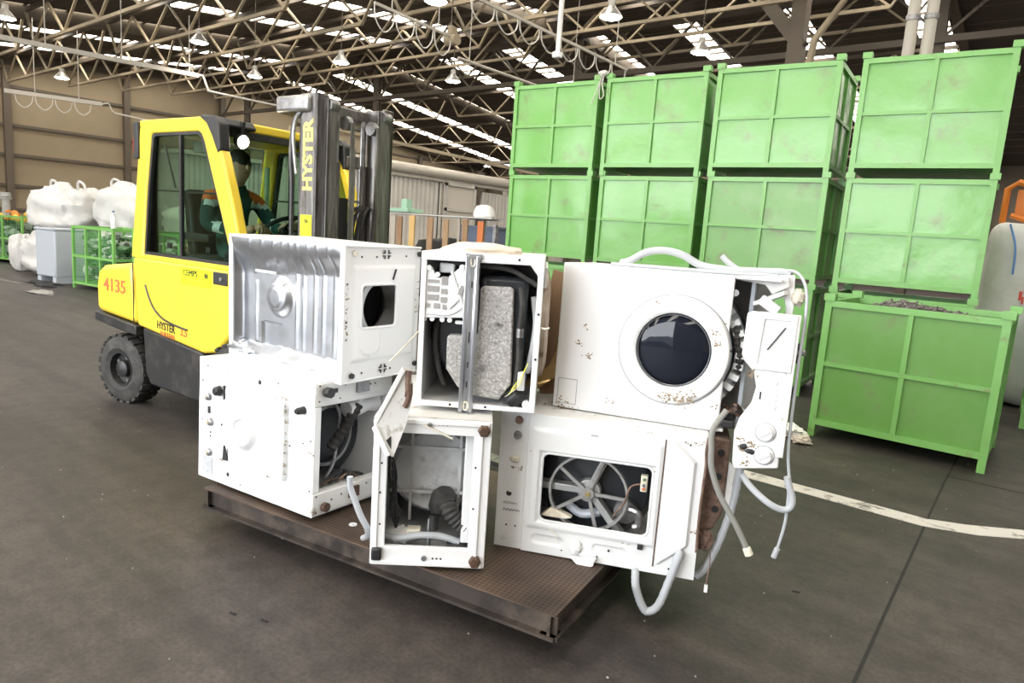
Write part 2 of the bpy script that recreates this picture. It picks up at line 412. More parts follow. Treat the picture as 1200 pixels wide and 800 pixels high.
# lattice trusses: bays of 13 m along x
BAYS = [(-43., -30.), (-30., -17.), (-17., -4.), (-4., 9.)]
def truss_meshes():
    L = 13.0; ins = .9; d = 1.12; n = 4
    top = MB().box(.1, L - .1, -.06, .06, d, d + .12).mesh('top_chord', M_TRUSSD, 0)
    bot = MB().box(ins, L - ins, -.05, .05, -.05, .05).mesh('bottom_chord', M_TRUSS, 0)
    w = (L - 2 * ins) / n; dg = []
    for k in range(n):
        x = ins + w * k
        dg.append(((x, 0, 0), (x + w / 2, 0, d))); dg.append(((x + w / 2, 0, d), (x + w, 0, 0)))
    dg = [((.12, 0, d), (ins, 0, 0))] + dg + [((L - ins, 0, 0), (L - .12, 0, d))]
    up = MB().bar((0, 0, 0), (w / 2, 0, d), .06, .075, (0, 1, 0)).mesh('diagonal', M_TRUSS, 0)
    dn = MB().bar((0, 0, 0), (w / 2, 0, -d), .06, .075, (0, 1, 0)).mesh('diagonal', M_TRUSS, 0)
    e0 = MB().bar((0, 0, 0), (ins - .12, 0, -d), .06, .085, (0, 1, 0)).mesh('diagonal', M_TRUSS, 0)
    e1 = MB().bar((0, 0, 0), (ins - .12, 0, d), .06, .085, (0, 1, 0)).mesh('diagonal', M_TRUSS, 0)
    return top, bot, dg, up, dn, e0, e1
T = truss_meshes()
def truss(x, y):
    far = y > RIDGE_Y
    zone = ('on the near roof slope' if not far else 'on the far roof slope beyond the ridge')
    row = round(abs(y - RIDGE_Y) / 2.67 + .5); bay = {-43: 'bay by the tan wall', -30: 'bay above the forklift', -17: 'bay above the crate stacks', -4: 'bay at the right edge'}[int(x)]
    t = thing('roof_truss', 'tan zigzag roof truss, %s row from the ridge, %s slope, %s' % (('first', 'second', 'third', 'fourth', 'fifth', 'sixth', 'seventh', 'eighth', 'ninth', 'tenth')[row - 1], 'far' if far else 'near', bay), 'truss', (x, y, chord_z(y)),
              group='lattice trusses ' + zone)
    link('top_chord', T[0], t); link('bottom_chord', T[1], t)
    for i, (a, b) in enumerate(T[2]):
        me = T[5] if i == 0 else T[6] if i == len(T[2]) - 1 else (T[3] if b[2] > a[2] else T[4])
        link('diagonal', me, t, loc=a)
for y in TR_Y:
    if y < 3: continue
    if y > RIDGE_Y + 2 and TR_Y.index(y) % 2 == 0: continue
    for (xa, xb) in BAYS:
        if xa == -4. and y > 20: continue
        truss(xa, y)
# main rafters that carry the trusses, and their posts
def rafter(x, name_side):
    t = thing('roof_rafter', 'dark steel rafter with posts carrying the trusses, ' + name_side, 'beam', (x, 0, 0))
    b = MB()
    for (ya, yb) in ((Y0, RIDGE_Y), (RIDGE_Y, Y1)):
        for dz, h, w in ((.95, .10, .22), (1.2, .5, .06)):
            b.bar((0, ya, chord_z(ya) + dz), (0, yb, chord_z(yb) + dz), w, h)
    b.build('rafter_beam', M_TRUSSD, t, smooth=0)
    for y in (RIDGE_Y + .2, Y1 - .4):
        MB().box(-.06, .06, y - .15, y + .15, 0, chord_z(y) + .9).box(-.15, .15, y - .16, y - .13, 0, chord_z(y) + .9).box(-.15, .15, y + .13, y + .16, 0, chord_z(y) + .9).build('post', M_TRUSSD, t, smooth=0)
    return t
rafter(-43., 'close to the tan wall'); rafter(-30., 'second from the tan wall'); rafter(-17., 'above the pale partition'); rafter(-4., 'behind the green crate stacks')
# ridge girder
t = thing('ridge_girder', 'dark lattice girder running under the roof ridge', 'beam', (0, RIDGE_Y, 0))
z0 = chord_z(RIDGE_Y)
MB().box(X0 + .4, X1 - .05, -.09, .09, z0 - .75, z0 - .55).build('bottom_chord', M_TRUSSD, t, smooth=0)
MB().box(X0 + .4, X1 - .05, -.09, .09, z0 + .9, z0 + 1.1).build('top_chord', M_TRUSSD, t, smooth=0)
dme = MB().bar((0, 0, -.6), (1.6, 0, .95), .07, .09, (0, 1, 0)).mesh('diagonal', M_TRUSSD, 0)
dme2 = MB().bar((0, 0, .95), (1.6, 0, -.6), .07, .09, (0, 1, 0)).mesh('diagonal', M_TRUSSD, 0)
for k in range(16): link('diagonal', dme, t, loc=(X0 + .5 + 3.2 * k, 0, z0)); link('diagonal', dme2, t, loc=(X0 + 2.1 + 3.2 * k, 0, z0))

# ---- bell lamps
def lamp_mesh():
    sh = MB().lathe((0, 0, 0), (0, 0, 1), [(.245, 0), (.25, .02), (.19, .10), (.10, .20), (.085, .22), (.085, .34), (.05, .36)], 24).mesh('lamp_shade', M_ALU)
    gl = MB().lathe((0, 0, 0), (0, 0, 1), [(0, .03), (.225, .03), (.235, .01), (.2, -.02), (0, -.035)], 24).mesh('lamp_glass', M_LAMPE)
    return sh, gl
LM = lamp_mesh()
def lamp(x, y, z, where):
    t = thing('bell_lamp', 'glowing bell lamp hanging from the roof ' + where, 'lamp', (x, y, z), group='bell lamps under the roof')
    link('lamp_shade', LM[0], t); link('lamp_glass', LM[1], t)
    MB().cyl((0, 0, .35), (0, 0, roof_z(y) - z), .012, n=6).build('hanger', M_TRUSSD, t)
    l = bpy.data.lights.new('lamp_light', 'SPOT'); l.energy = 260; l.spot_size = R(130); l.spot_blend = .6; l.color = (1, .93, .80); l.shadow_soft_size = .2
    o = bpy.data.objects.new('lamp_light', l); COL.objects.link(o); o.parent = t; o.location = (0, 0, -.06)
for (x, y, w) in ((-8.4, 13.2, 'above the leftmost crate stacks'), (-13., 13., 'right of the mast, with cable loops beside it'), (-20., 10., 'over the forklift cab roof'),
                  (-17.9, 13.3, 'just above the forklift mast'), (-22.7, 13.3, 'between the cab roof and the mast'), (-31.2, 10.2, 'before the tan wall over the white sacks'),
                  (-16.3, 16.5, 'small, between the mast and the crates'), (-7.8, 16.5, 'over the gap between second and third stack'), (-22.9, 6.2, 'at the far left edge'),
                  (-11.2, 10.7, 'at the top edge near the cable loops')):
    lamp(x, y, 6.3, w)
lamp(-33.9, 38.3, 6.3, 'tiny and far, over the pale partition')

# ---- rails, cables and pipes under the roof
M_RAIL = mat('pale_rail_paint', (.50, .46, .40), .55)
M_CABLE = mat('pale_cable', (.60, .57, .52), .6)
def rail(label, a, b, w, h, hang, z_up):
    t = thing('cable_rail', label, 'rail', a)
    A, B = Vector(a), Vector(b); d = B - A
    MB().bar((0, 0, 0), d, w, h).build('rail_bar', M_RAIL, t, smooth=0)
    for k in hang:
        p = d * k; MB().cyl(p, p + Vector((0, 0, z_up)), .015, n=6).build('hanger', M_RAIL, t)
    return t, d
t, d = rail('long pale rail hung from the roof ending left of the cab', (-21.4, 5.35, 5.5), (-20.55, 10.25, 5.5), .09, .12, (.25, .6, .95), 1.6)
MB().tube([d, d + Vector((.02, .12, .02)), d + Vector((.03, .2, -.15)), d + Vector((.04, .3, -.35)), d + Vector((.05, .55, -.38)), d + Vector((.3, 3.4, -.42))], .03, 8, 6).build('end_cable', M_CABLE, t)
t, d = rail('short pale rail with hanging loops before the tan wall', (-27.4, 7.3, 5.0), (-26.6, 9.9, 5.0), .09, .13, (.3, .75), 2.4)
MB().tube([d, d + Vector((.0, .2, .05)), d + Vector((0, .35, -.2)), d + Vector((0, .8, -.25)), d + Vector((0, 3.6, -.4))], .025, 8, 6).build('end_cable', M_CABLE, t)
for k in range(4):
    p = d * (.1 + .2 * k); q = d * (.28 + .2 * k); m = (p + q) / 2 - Vector((0, 0, .45))
    MB().tube([p, p * .8 + m * .2 - Vector((0, 0, .2)), m, q * .8 + m * .2 - Vector((0, 0, .2)), q], .018, 6, 5).build('cable_loop', M_CABLE, t)
def festoon(label, a, b, n, drop, hang):
    t, d = rail(label, a, b, .05, .06, hang, 1.2)
    for k in range(n):
        p = d * (k / n); q = d * ((k + .92) / n); m = (p + q) / 2 - Vector((0, 0, drop))
        MB().tube([p, p * .85 + m * .15 - Vector((0, 0, drop * .45)), m, q * .85 + m * .15 - Vector((0, 0, drop * .45)), q], .016, 6, 5).build('cable_loop', M_CABLE, t)
    return t
festoon('pale cable rail with a garland of cable loops above the leftmost crates', (-9.7, 10.2, 6.05), (-9.8, 16.4, 6.05), 8, .42, (.1, .5, .9))
festoon('thin pale rail with wide cable loops near the top edge', (-12.1, 9.8, 6.15), (-12.35, 12.4, 6.15), 4, .5, (.2, .8))
t = thing('conduit_pipe', 'thin straight pale pipe slanting towards the leftmost crates', 'pipe', (-12.4, 12.7, 5.75))
MB().cyl((0, 0, 0), (0, 5.8, 0), .04, n=8).build('pipe_body', M_RAIL, t)
for y in (.4, 5.0): MB().cyl((0, y, 0), (0, y, roof_z(12.7 + y) - 5.75), .012, n=6).build('hanger', M_RAIL, t)
t = thing('motor_hoist', 'small rusty hoist motor on the end of the cable rail', 'hoist', (-12.4, 12.45, 6.1))
MB().cyl((-.18, 0, 0), (.18, 0, 0), .13, n=14).build('motor_body', M_TRUSS, t); MB().box(-.07, .07, -.1, .1, .1, .3).build('mount', M_TRUSS, t)
t = thing('hanging_sensor', 'small white box hanging on a rod above the leftmost crates', 'fixture', (-9.6, 13.0, 5.6))
MB().box(-.1, .1, -.07, .07, -.06, .06).build('housing', M_WHITEC, t, bevel=.015); MB().cyl((0, 0, .05), (0, 0, 1.2), .05, n=8).build('hanger', M_WHITEC, t)
for i, (x, y, w) in enumerate(((-2.72, 14., 'left'), (-2.45, 14.05, 'right'))):
    t = thing('vent_pipe', 'beige vertical vent pipe behind the right crates, %s one of two' % w, 'pipe', (x, y, 0))
    MB().cyl((0, 0, 3), (0, 0, 7.0), .10, n=16).build('pipe_body', M_RAIL, t)
    MB().cyl((0, 0, 5.7), (0, 0, 5.78), .12, n=16).build('pipe_clamp', M_STEEL, t)
t = thing('roof_brace', 'bent dark brace pipe beside the right-hand column', 'brace', (-6.2, 20, 0))
MB().tube([(-.1, 0, 6.2), (0, 0, 7.3), (.7, 0, 8.3), (5.2, 0, 8.55)], .1, 10, 1).build('brace_pipe', M_TRUSS, t)
MB().box(-.75, -.35, .1, .5, 0, 8.6).build('post', M_TRUSSD, t, smooth=0)
MB().bar((-2.4, .3, 9.6), (-.4, .3, 7.2), .3, .35).build('strut', M_TRUSSD, t, smooth=0)

# ---- pale partition far behind, with sliding door
M_CORR = mat('pale_corrugated_sheet', (.50, .47, .43), .7, col2=(.44, .41, .38), scale=2)
M_CORRD = mat('door_sheet', (.55, .50, .44), .7)
t = structure(empty('wall_partition', (-17, 11.0, 0)))
def corrugated(ya, yb, zb, name, m, par):
    mb = MB(); n = int((yb - ya) / .1); vs = []; fs = []
    for i in range(n * 2 + 1):
        y = ya + (yb - ya) * i / (2 * n); x = .03 if (i // 2) % 2 else 0.
        vs += [(x, y, 0), (x, y, zb), (x - .06, y, 0), (x - .06, y, zb)]
    for i in range(n * 2):
        a = 4 * i; fs += [(a, a + 4, a + 5, a + 1), (a + 2, a + 3, a + 7, a + 6), (a + 1, a + 5, a + 7, a + 3)]
    return mb.add(vs, fs).build(name, m, par, smooth=0)
corrugated(0, 5.9, 3.15, 'corrugated_sheet', M_CORR, t)
corrugated(8.0, 13.5, 3.0, 'corrugated_sheet', M_CORR, t)
MB().box(.04, .10, 6.0, 7.55, 0.05, 3.1).build('sliding_door', M_CORRD, t, smooth=0)
MB().box(.10, .16, 6.0, 6.1, .05, 3.15).box(.10, .16, 7.45, 7.55, .05, 3.15).box(.10, .16, 6.0, 7.55, 2.2, 2.3).box(.10, .16, 6.0, 7.55, 3.05, 3.15).build('door_frame', M_CORR, t, smooth=0)
MB().box(-.1, .12, 0, 13.5, 3.15, 3.3).build('fascia', M_RAIL, t, smooth=0)
MB().cyl((.12, -2, 3.42), (.12, 13.5, 3.42), .17, n=14).build('duct', M_RAIL, t)
MB().box(-.05, .2, 0, 2.9, 3.62, 4.05).build('lintel_beam', M_TRUSS, t, smooth=0)
MB().bar((.25, 0, 4.2), (.25, 11, 3.95), .08, .10).build('cable_tray', M_TRUSS, t, smooth=0)
for y in (0., 5.9, 9.6): MB().box(-.25, 0, y - .1, y + .1, 0, 3.4).build('post', M_RAIL, t, smooth=0)
t2 = thing('site_cabin', 'pale flat-roofed corrugated cabin seen through the cab windows', 'cabin', (-24.0, 11.3, 0))
mb = MB(); n = 60; vs = []; fs = []
for i in range(n + 1):
    y = 5.6 * i / n; x = .04 if i % 2 else 0; vs += [(x, y, 0), (x, y, 3.5)]
fs = [(2 * i, 2 * i + 2, 2 * i + 3, 2 * i + 1) for i in range(n)]
mb.add(vs, fs).box(-3, -.05, 0, 5.6, 0, 3.5).build('cabin_wall', M_CORR, t2, smooth=0)
MB().box(-3.1, .15, -.1, 5.7, 3.5, 3.65).build('cabin_roof', M_RAIL, t2, smooth=0)
MB().box(.03, .08, 2.0, 2.9, 0, 2.1).build('cabin_door', M_CORRD, t2, smooth=0)

# ---- timber rack behind the mast
M_WOODS = [mat('plank_' + n, c, .8, col2=c2, scale=4, stretch=(1, 1, .2)) for n, c, c2 in
           (('grey', (.42, .37, .32), (.30, .26, .22)), ('brown', (.30, .18, .10), (.40, .27, .17)), ('pine', (.62, .42, .18), (.55, .36, .14)), ('orange', (.62, .20, .07), (.55, .17, .06)))]
t = thing('plank_rack', 'rack of upright brown, pine and orange planks behind the forklift mast', 'rack', (-10.25, 8.85, 0), 6)
for i, (x, w, m, y) in enumerate(((-.12, .07, 0, 0), (.10, .13, 0, .02), (.24, .12, 1, .06), (.60, .13, 2, 0), (1.02, .13, 1, .03), (1.42, .12, 1, 0), (1.68, .05, 0, .1), (1.84, .12, 1, .02), (2.20, .12, 3, 0))):
    me = MB().box(0, w, 0, .03, .1, 1.78 - .02 * (i % 3)); me.build('plank', M_WOODS[m], t, smooth=0, loc=(x - .1, y, 0))
MB().box(-.25, 2.4, .12, .2, .1, .25).box(-.25, 2.4, .12, .2, 1.0, 1.08).build('rack_rail', M_STEEL, t, smooth=0)
for x in (-.25, 2.35): MB().box(x, x + .06, .12, .2, 0, 1.7).build('rack_post', M_STEEL, t, smooth=0)
MB().box(-.2, 2.35, .06, .5, 1.79, 1.81).build('wrap_film', mat('dull_film', (.50, .51, .50), .4), t, smooth=0)
MB().blob((1.0, .55, .7), (1.2, .3, .7), 10, 3, .2, 2).build('dark_load', M_BLKPL, t)
tag(MB().box(-10.3, -9.75, 8.85, 9.25, 1.83, 1.90).box(-10.05, -9.9, 8.95, 9.1, 1.90, 2.08).build('plastic_tray', mat('pale_green_plastic', (.30, .48, .36), .6), smooth=0, bevel=.01), 'pale green plastic tray with grey knob on the plank rack', 'tray')
tag(MB().lathe((-8.45, 9.55, 1.80), (0, 0, 1), [(0, 0), (.17, 0), (.20, .05), (.19, .14), (.15, .22), (.06, .25), (0, .25)], 20).build('white_bucket', M_WHITEC), 'white domed plastic container right of the orange plank', 'container')
t = thing('bin_post', 'grey steel post stand under the white domed container', 'stand', (-8.45, 9.55, 0))
MB().box(-.2, .2, -.2, .2, 1.77, 1.80).build('top_plate', M_STEEL, t); MB().cyl((0, 0, 0), (0, 0, 1.77), .05, n=10).build('pole', M_STEEL, t)
M_BLUE = mat('dusty_blue_plastic', (.10, .13, .20), .6)
M_SLATE = mat('slate_plastic', (.16, .20, .25), .6)
def tub_bin(label, x, y, w, d, h, m, rz=0):
    t = thing('waste_bin', label, 'bin', (x, y, 0), rz)
    MB().ring(rect_like(-w / 2, w / 2, -d / 2, d / 2, 0), rect_like(-w / 2 + .04, w / 2 - .04, -d / 2 + .04, d / 2 - .04, 0), 'z', .1, h).build('bin_wall', m, t, smooth=0)
    MB().box(-w / 2, w / 2, -d / 2, d / 2, .08, .12).build('bin_floor', m, t, smooth=0)
    MB().ring(rect_like(-w / 2 - .03, w / 2 + .03, -d / 2 - .03, d / 2 + .03, 0), rect_like(-w / 2 + .03, w / 2 - .03, -d / 2 + .03, d / 2 - .03, 0), 'z', h - .05, h).build('bin_rim', m, t, smooth=0)
    for sx in (-1, 1):
        for sy in (-1, 1): MB().box(sx * w * .4 - .05, sx * w * .4 + .05, sy * d * .4 - .05, sy * d * .4 + .05, 0, .1).build('foot', m, t, smooth=0)
tub_bin('dusty blue waste bin far back between planks and crates', -11.2, 12.7, 1.0, .8, 1.7, M_BLUE, 20)
tub_bin('slate grey open bin in front of the dusty blue bin', -9.3, 10.7, .9, .8, 1.25, M_SLATE, 10)
tag(MB().blob((-7.75, 10.2, .75), (.35, .4, .75), 12, 5, .25, 1.6, .8).build('sack', M_BAGB), 'slumped pale sack beside the leftmost crate stack', 'sack')

# ================================================================== GREEN STEEL CRATES
CW, CD, CP = 1.3, 1.05, 1.1877
BZ = .105      # feet
def crate_meshes():
    z0, z1 = BZ, CP; p = .055; g = {}
    g['post'] = MB().box(0, p, 0, p, 0, z1 - .0).mesh('post', M_GREENF, 0)
    g['cap'] = MB().box(-.012, p + .02, -.012, p + .02, z1, z1 + .06).mesh('corner_cap', M_GREENF, 0)
    g['railx'] = MB().box(p, CW - p, 0, .05, 0, .05).mesh('rail', M_GREENF, 0)
    g['raily'] = MB().box(0, .05, p, CD - p, 0, .05).mesh('rail', M_GREENF, 0)
    g['midx'] = MB().box(p, CW - p, .004, .04, 0, .035).mesh('rail', M_GREENF, 0)
    g['midy'] = MB().box(.004, .04, p, CD - p, 0, .035).mesh('rail', M_GREENF, 0)
    zm = (z0 + z1) / 2
    g['vert'] = MB().box(0, .038, .002, .04, z0 + .05, zm - .018).box(0, .038, .002, .04, zm + .018, z1 - .05).mesh('stiffener', M_GREENF, 0)
    g['verty'] = MB().box(.002, .04, 0, .038, z0 + .05, zm - .018).box(.002, .04, 0, .038, zm + .018, z1 - .05).mesh('stiffener', M_GREENF, 0)
    def dent(seed, m):
        a = MB(); nx, nz = 14, 10; w = (CW - 2 * p) / 2; h = (z1 - z0 - .1) / 2
        for th in (0, .006):
            a.field(0, w, 0, h, nx, nz, lambda u, v: (.010 * noise.noise(Vector((u * 2.6, v * 2.6, seed * 5.1))) + .008) ,
                    lambda u, v, d, th=th: (u, .02 + d + th, v))
        return a.mesh('panel', m)
    g['panels'] = [dent(k, M_GREEN) for k in range(6)] + [dent(k, M_GREEND) for k in range(6, 9)] + [dent(k, M_GREENSH) for k in range(9, 12)]
    g['side'] = MB().field(p, CD - p, z0 + .03, z1 - .03, 10, 10, lambda u, v: .01 * noise.noise(Vector((u * 3, v * 3, 9))), lambda u, v, d: (.028 + d, u, v)).mesh('panel', M_GREEN)
    g['back'] = MB().field(p, CW - p, z0 + .03, z1 - .03, 10, 10, lambda u, v: .01 * noise.noise(Vector((u * 3, v * 3, 19))), lambda u, v, d: (u, CD - .028 + d, v)).mesh('panel', M_GREEN)
    g['floor'] = MB().box(.03, CW - .03, .03, CD - .03, z0, z0 + .02).mesh('crate_floor', M_GREENF, 0)
    return g
CM = crate_meshes()
def crate(label, x, y, z, rz, worn=False, dimmed=0):
    t = thing('steel_crate', label, 'crate', (x, y, z), rz, 'green steel crates')
    p = .055; z0, z1 = BZ, CP; zm = (z0 + z1) / 2
    for sx in (0, CW - p):
        for sy in (0, CD - p):
            link('post', CM['post'], t, loc=(sx, sy, 0)); link('corner_cap', CM['cap'], t, loc=(sx, sy, -.001 if False else 0))
    for sy in (0, CD - .05):
        link('rail', CM['railx'], t, loc=(0, sy, z1 - .05)); link('rail', CM['railx'], t, loc=(0, sy, z0))
        link('rail', CM['midx'], t, loc=(0, sy, zm - .018)); link('stiffener', CM['vert'], t, loc=(CW / 2 - .019, sy, 0))
    for sx in (0, CW - .05):
        link('rail', CM['raily'], t, loc=(sx, 0, z1 - .05)); link('rail', CM['raily'], t, loc=(sx, 0, z0))
        link('rail', CM['midy'], t, loc=(sx, 0, zm - .018)); link('stiffener', CM['verty'], t, loc=(sx, CD / 2 - .019, 0))
    pool = CM['panels'][9:] if dimmed else CM['panels'][6:9] if worn else CM['panels'][:6]
    w = (CW - 2 * p) / 2; h = (z1 - z0 - .1) / 2
    for i in range(2):
        for j in range(2): link('panel', random.choice(pool), t, loc=(p + i * w, 0, z0 + .05 + j * h))
    link('panel', CM['back'], t)
    link('panel', CM['side'], t); link('panel', CM['side'], t, loc=(CW - .056, 0, 0))
    link('crate_floor', CM['floor'], t)
    return t
COLS = [(-6.232, 7.539, 'leftmost stack'), (-4.818, 7.625, 'second stack from the left'), (-3.384, 7.696, 'third stack from the left'), (-1.924, 7.828, 'rightmost tall stack')]
for ci, (x, y, nm) in enumerate(COLS):
    for r, rn in enumerate(('bottom', 'middle', 'top')):
        j = lambda a: random.uniform(-a, a)
        crate('%s green steel crate of the %s' % (rn, nm), x + (j(.012) if r else 0), y + (j(.015) if r else 0), CP * r, 4.6 + (j(.5) if r else 0), worn=(ci == 2 and r == 1))
fc = crate('green steel crate heaped with grey scrap, standing in front of the stacks', -1.547, 6.2, 0, .2, dimmed=1)
crate('green steel crate on the floor at the right edge behind the heaped one', -.13, 8.35, 0, 2, dimmed=1)
# scrap heap in the front crate: shredded pieces, uncountable
M_SCRAP = mat('grey_brown_scrap', (.13, .115, .105), .9, col2=(.27, .255, .245), scale=30, lo=.48, hi=.6)
sc = MB(); rs = random.Random(3)
def heap_z(x, y): return CP - .12 + .13 * math.exp(-((x + 1.05) ** 2 / .10 + (y - 6.75) ** 2 / .12)) + .05 * math.exp(-((x + .6) ** 2 / .08 + (y - 6.8) ** 2 / .1))
sc.field(-1.48, -.32, 6.28, 7.17, 30, 24, lambda u, v: heap_z(u, v) + .02 * noise.noise(Vector((u * 14, v * 14, 0))), lambda u, v, d: (u, v, d))
for k in range(900):
    x, y = rs.uniform(-1.45, -.36), rs.uniform(6.3, 7.14); z = heap_z(x, y) + rs.uniform(0, .025); s = rs.uniform(.008, .03)
    a = Vector((rs.uniform(-1, 1), rs.uniform(-1, 1), rs.uniform(-.6, .6))).normalized() * s
    sc.bar(Vector((x, y, z)) - a, Vector((x, y, z)) + a, s * .8, s * .4)
tag(sc.build('scrap_heap', M_SCRAP, smooth=0), 'heap of grey-brown shredded scrap filling the front green crate', 'scrap', kind='stuff')
# small papers and ties on crates
tag(MB().add([(0, 0, 0), (.10, 0, .02), (.13, 0, .16), (.09, 0, .27), (.03, 0, .30), (0, 0, .24), (0, .004, 0), (.10, .004, .02), (.13, .004, .16), (.09, .004, .27), (.03, .004, .30), (0, .004, .24)],
             [(0, 1, 2, 3, 4, 5), (11, 10, 9, 8, 7, 6)] + [(i, 6 + i, 6 + (i + 1) % 6, (i + 1) % 6) for i in range(6)]).build('paper_note', mat('white_paper', (.82, .82, .80), .8), smooth=0, loc=None),
    'torn white paper note on the side of the top crate of the third stack', 'paper')
o = bpy.data.objects['paper_note']; o.rotation_euler = (0, 0, R(94.6)); o.location = (-3.384 + 1.325 * cos(R(4.6)) - .25 * sin(R(4.6)), 7.696 + 1.325 * sin(R(4.6)) + .25, 2 * CP + .72)
t = thing('string_knot', 'frayed pale string tied between the tops of the two leftmost stacks', 'string', (-4.86, 7.60, 3 * CP + .03))
MB().tube([(-.06, -.03, .03), (0, -.05, .0), (-.06, -.06, -.2), (-.13, -.05, -.34)], .008, 6, 5).build('loose_end', M_CABLE, t)
MB().tube([(.03, -.03, .03), (.02, -.06, -.1), (.06, -.07, -.25), (.0, -.06, -.28), (-.02, -.05, -.15), (0, -.04, 0)], .007, 6, 5).build('loop', M_CABLE, t)
MB().blob((0, -.02, .03), (.07, .04, .035), 8, 2, .3, 3).build('knot', M_CABLE, t)

# ---- right edge: marked white block and orange frame
t = thing('white_sack_stack', 'tall white big bag with blue strap and red marks behind the right crates', 'sack', (-.27, 10.0, 0), 5)
MB().blob((0, 0, 1.05), (.52, .5, 1.02), 20, 8, .06, 2.0, .28).build('bag_body', M_BAG, t)
MB().tube([(-.33, -.5, 2.05), (-.25, -.55, 1.8), (-.23, -.53, 1.5)], .012, 6, 5).build('blue_strap', mat('blue_strap', (.12, .25, .55), .6), t)
MB().box(-.10, -.08, -.525, -.515, 1.30, 1.42).box(-.14, -.11, -.525, -.515, 1.22, 1.32).box(-.11, -.09, -.525, -.515, 1.18, 1.26).build('red_mark', mat('red_mark', (.6, .08, .06), .7), t, smooth=0)
M_ORANGE = mat('orange_paint', (.70, .20, .02), .45)
t = thing('orange_frame', 'orange tubular steel guard frame on top of the white bag', 'frame', (-.32, 10.0, 2.06))
MB().tube([(-.35, 0, .03), (-.35, 0, .42), (-.25, 0, .50), (.5, 0, .25), (.5, 0, -.0)], .035, 8, 1).build('frame_tube', M_ORANGE, t)
MB().tube([(-.28, -.02, .12), (.0, -.02, .02), (.5, -.02, .02)], .03, 8, 1).build('frame_tube', M_ORANGE, t)
MB().box(-.25, .5, .04, .06, .1, .42).build('guard_plate', M_ORANGE, t, smooth=0)

# ================================================================== LEFT: mesh crates and sacks
def mesh_crate(label, x, y, rz, L=1.35, D=1.0, H=1.16):
    t = thing('mesh_crate', label, 'crate', (x, y, 0), rz)
    b = .045
    for sx in (0, L - b):
        for sy in (0, D - b): MB().box(sx, sx + b, sy, sy + b, 0, H).build('post', M_GREENF, t, smooth=0)
    for sy in (0, D - b):
        for z in (.08, .58, H - b): MB().box(b, L - b, sy, sy + b * .9, z, z + b).build('rail', M_GREENF, t, smooth=0)
        for k in (1, 2): MB().box(L * k / 3 - .02, L * k / 3 + .02, sy + .002, sy + b * .8, .1, H - b).build('stiffener', M_GREENF, t, smooth=0)
    for sx in (0, L - b):
        for z in (.08, .58, H - b): MB().box(sx, sx + b * .9, b, D - b, z, z + b).build('rail', M_GREENF, t, smooth=0)
    w = MB()
    for k in range(1, 27):
        u = L * k / 27; w.box(u - .002, u + .002, .03, .034, .1, H); w.box(u - .002, u + .002, D - .034, D - .03, .1, H)
    for k in range(1, 21):
        z = .1 + (H - .1) * k / 21; w.box(.02, L - .02, .026, .03, z - .002, z + .002); w.box(.02, L - .02, D - .03, D - .026, z - .002, z + .002)
        w.box(.026, .03, .02, D - .02, z - .002, z + .002); w.box(L - .03, L - .026, .02, D - .02, z - .002, z + .002)
    tag(w.build('wire_mesh', M_MESHG, t, smooth=0), kind='stuff')
    MB().box(.02, L - .02, .02, D - .02, .08, .11).build('crate_floor', M_GREENF, t, smooth=0)
    return t
def junk(name, label, x, y, rz, L, D, H, mats, n, seed, kind='stuff'):
    """uncountable mixed rubbish, one object with several colours"""
    rs = random.Random(seed); me = bpy.data.meshes.new(name); mb = MB(); mi = []
    for k in range(n):
        c = (rs.uniform(.12, L - .12), rs.uniform(.12, D - .12), rs.uniform(.2, H)); n0 = len(mb.f)
        r = rs.uniform(.05, .13)
        mb.blob(c, (r, r * rs.uniform(.6, 1), r * rs.uniform(.4, .9)), 5, k, .6, 2.5); mi += [rs.randrange(len(mats))] * (len(mb.f) - n0)
    me.from_pydata(mb.v, [], mb.f)
    for m in mats: me.materials.append(m)
    me.polygons.foreach_set('material_index', mi)
    o = link(name, me); o.location = (x, y, 0); o.rotation_euler = (0, 0, R(rz)); tag(o, label, 'rubbish', kind=kind); return o
M_JG = mat('green_bottle_plastic', (.10, .20, .09), .4); M_JW = mat('pale_wrapper', (.60, .62, .58), .5); M_JD = mat('dark_rubbish', (.05, .055, .05), .7); M_JGR = mat('grey_green_film', (.28, .34, .28), .5)
mesh_crate('green wire mesh crate full of bottles beside the forklift', -14.47, 4.80, 9)
junk('bottle_rubbish', 'green and pale bottles and film filling the mesh crate', -14.47, 4.80, 9, 1.35, 1.0, 1.02, [M_JG, M_JW, M_JD, M_JGR, M_JG], 230, 4)
mesh_crate('green wire mesh crate of brown rubbish, half hidden by the forklift', -12.95, 5.25, 9)
junk('brown_rubbish', 'dark brown rubbish in the half hidden mesh crate', -12.95, 5.25, 9, 1.35, 1.0, .95, [M_JD, mat('brown_rubbish', (.16, .10, .07), .8), M_JW], 120, 6)
mesh_crate('low green wire mesh crate at the left edge before the tan wall', -21.6, 4.75, 22, 2.0, 1.0, 1.16)
junk('dark_rubbish', 'dark rubbish inside the mesh crate at the left edge', -21.6, 4.75, 22, 2.0, 1.0, 1.0, [M_JD, M_JD, M_JGR], 120, 8)
M_TOYS = [mat('toy_orange', (.75, .25, .03), .5), mat('toy_red', (.65, .06, .04), .5), mat('toy_yellow', (.75, .5, .08), .5), M_JD, mat('toy_grey', (.35, .35, .34), .6)]
rs = random.Random(12)
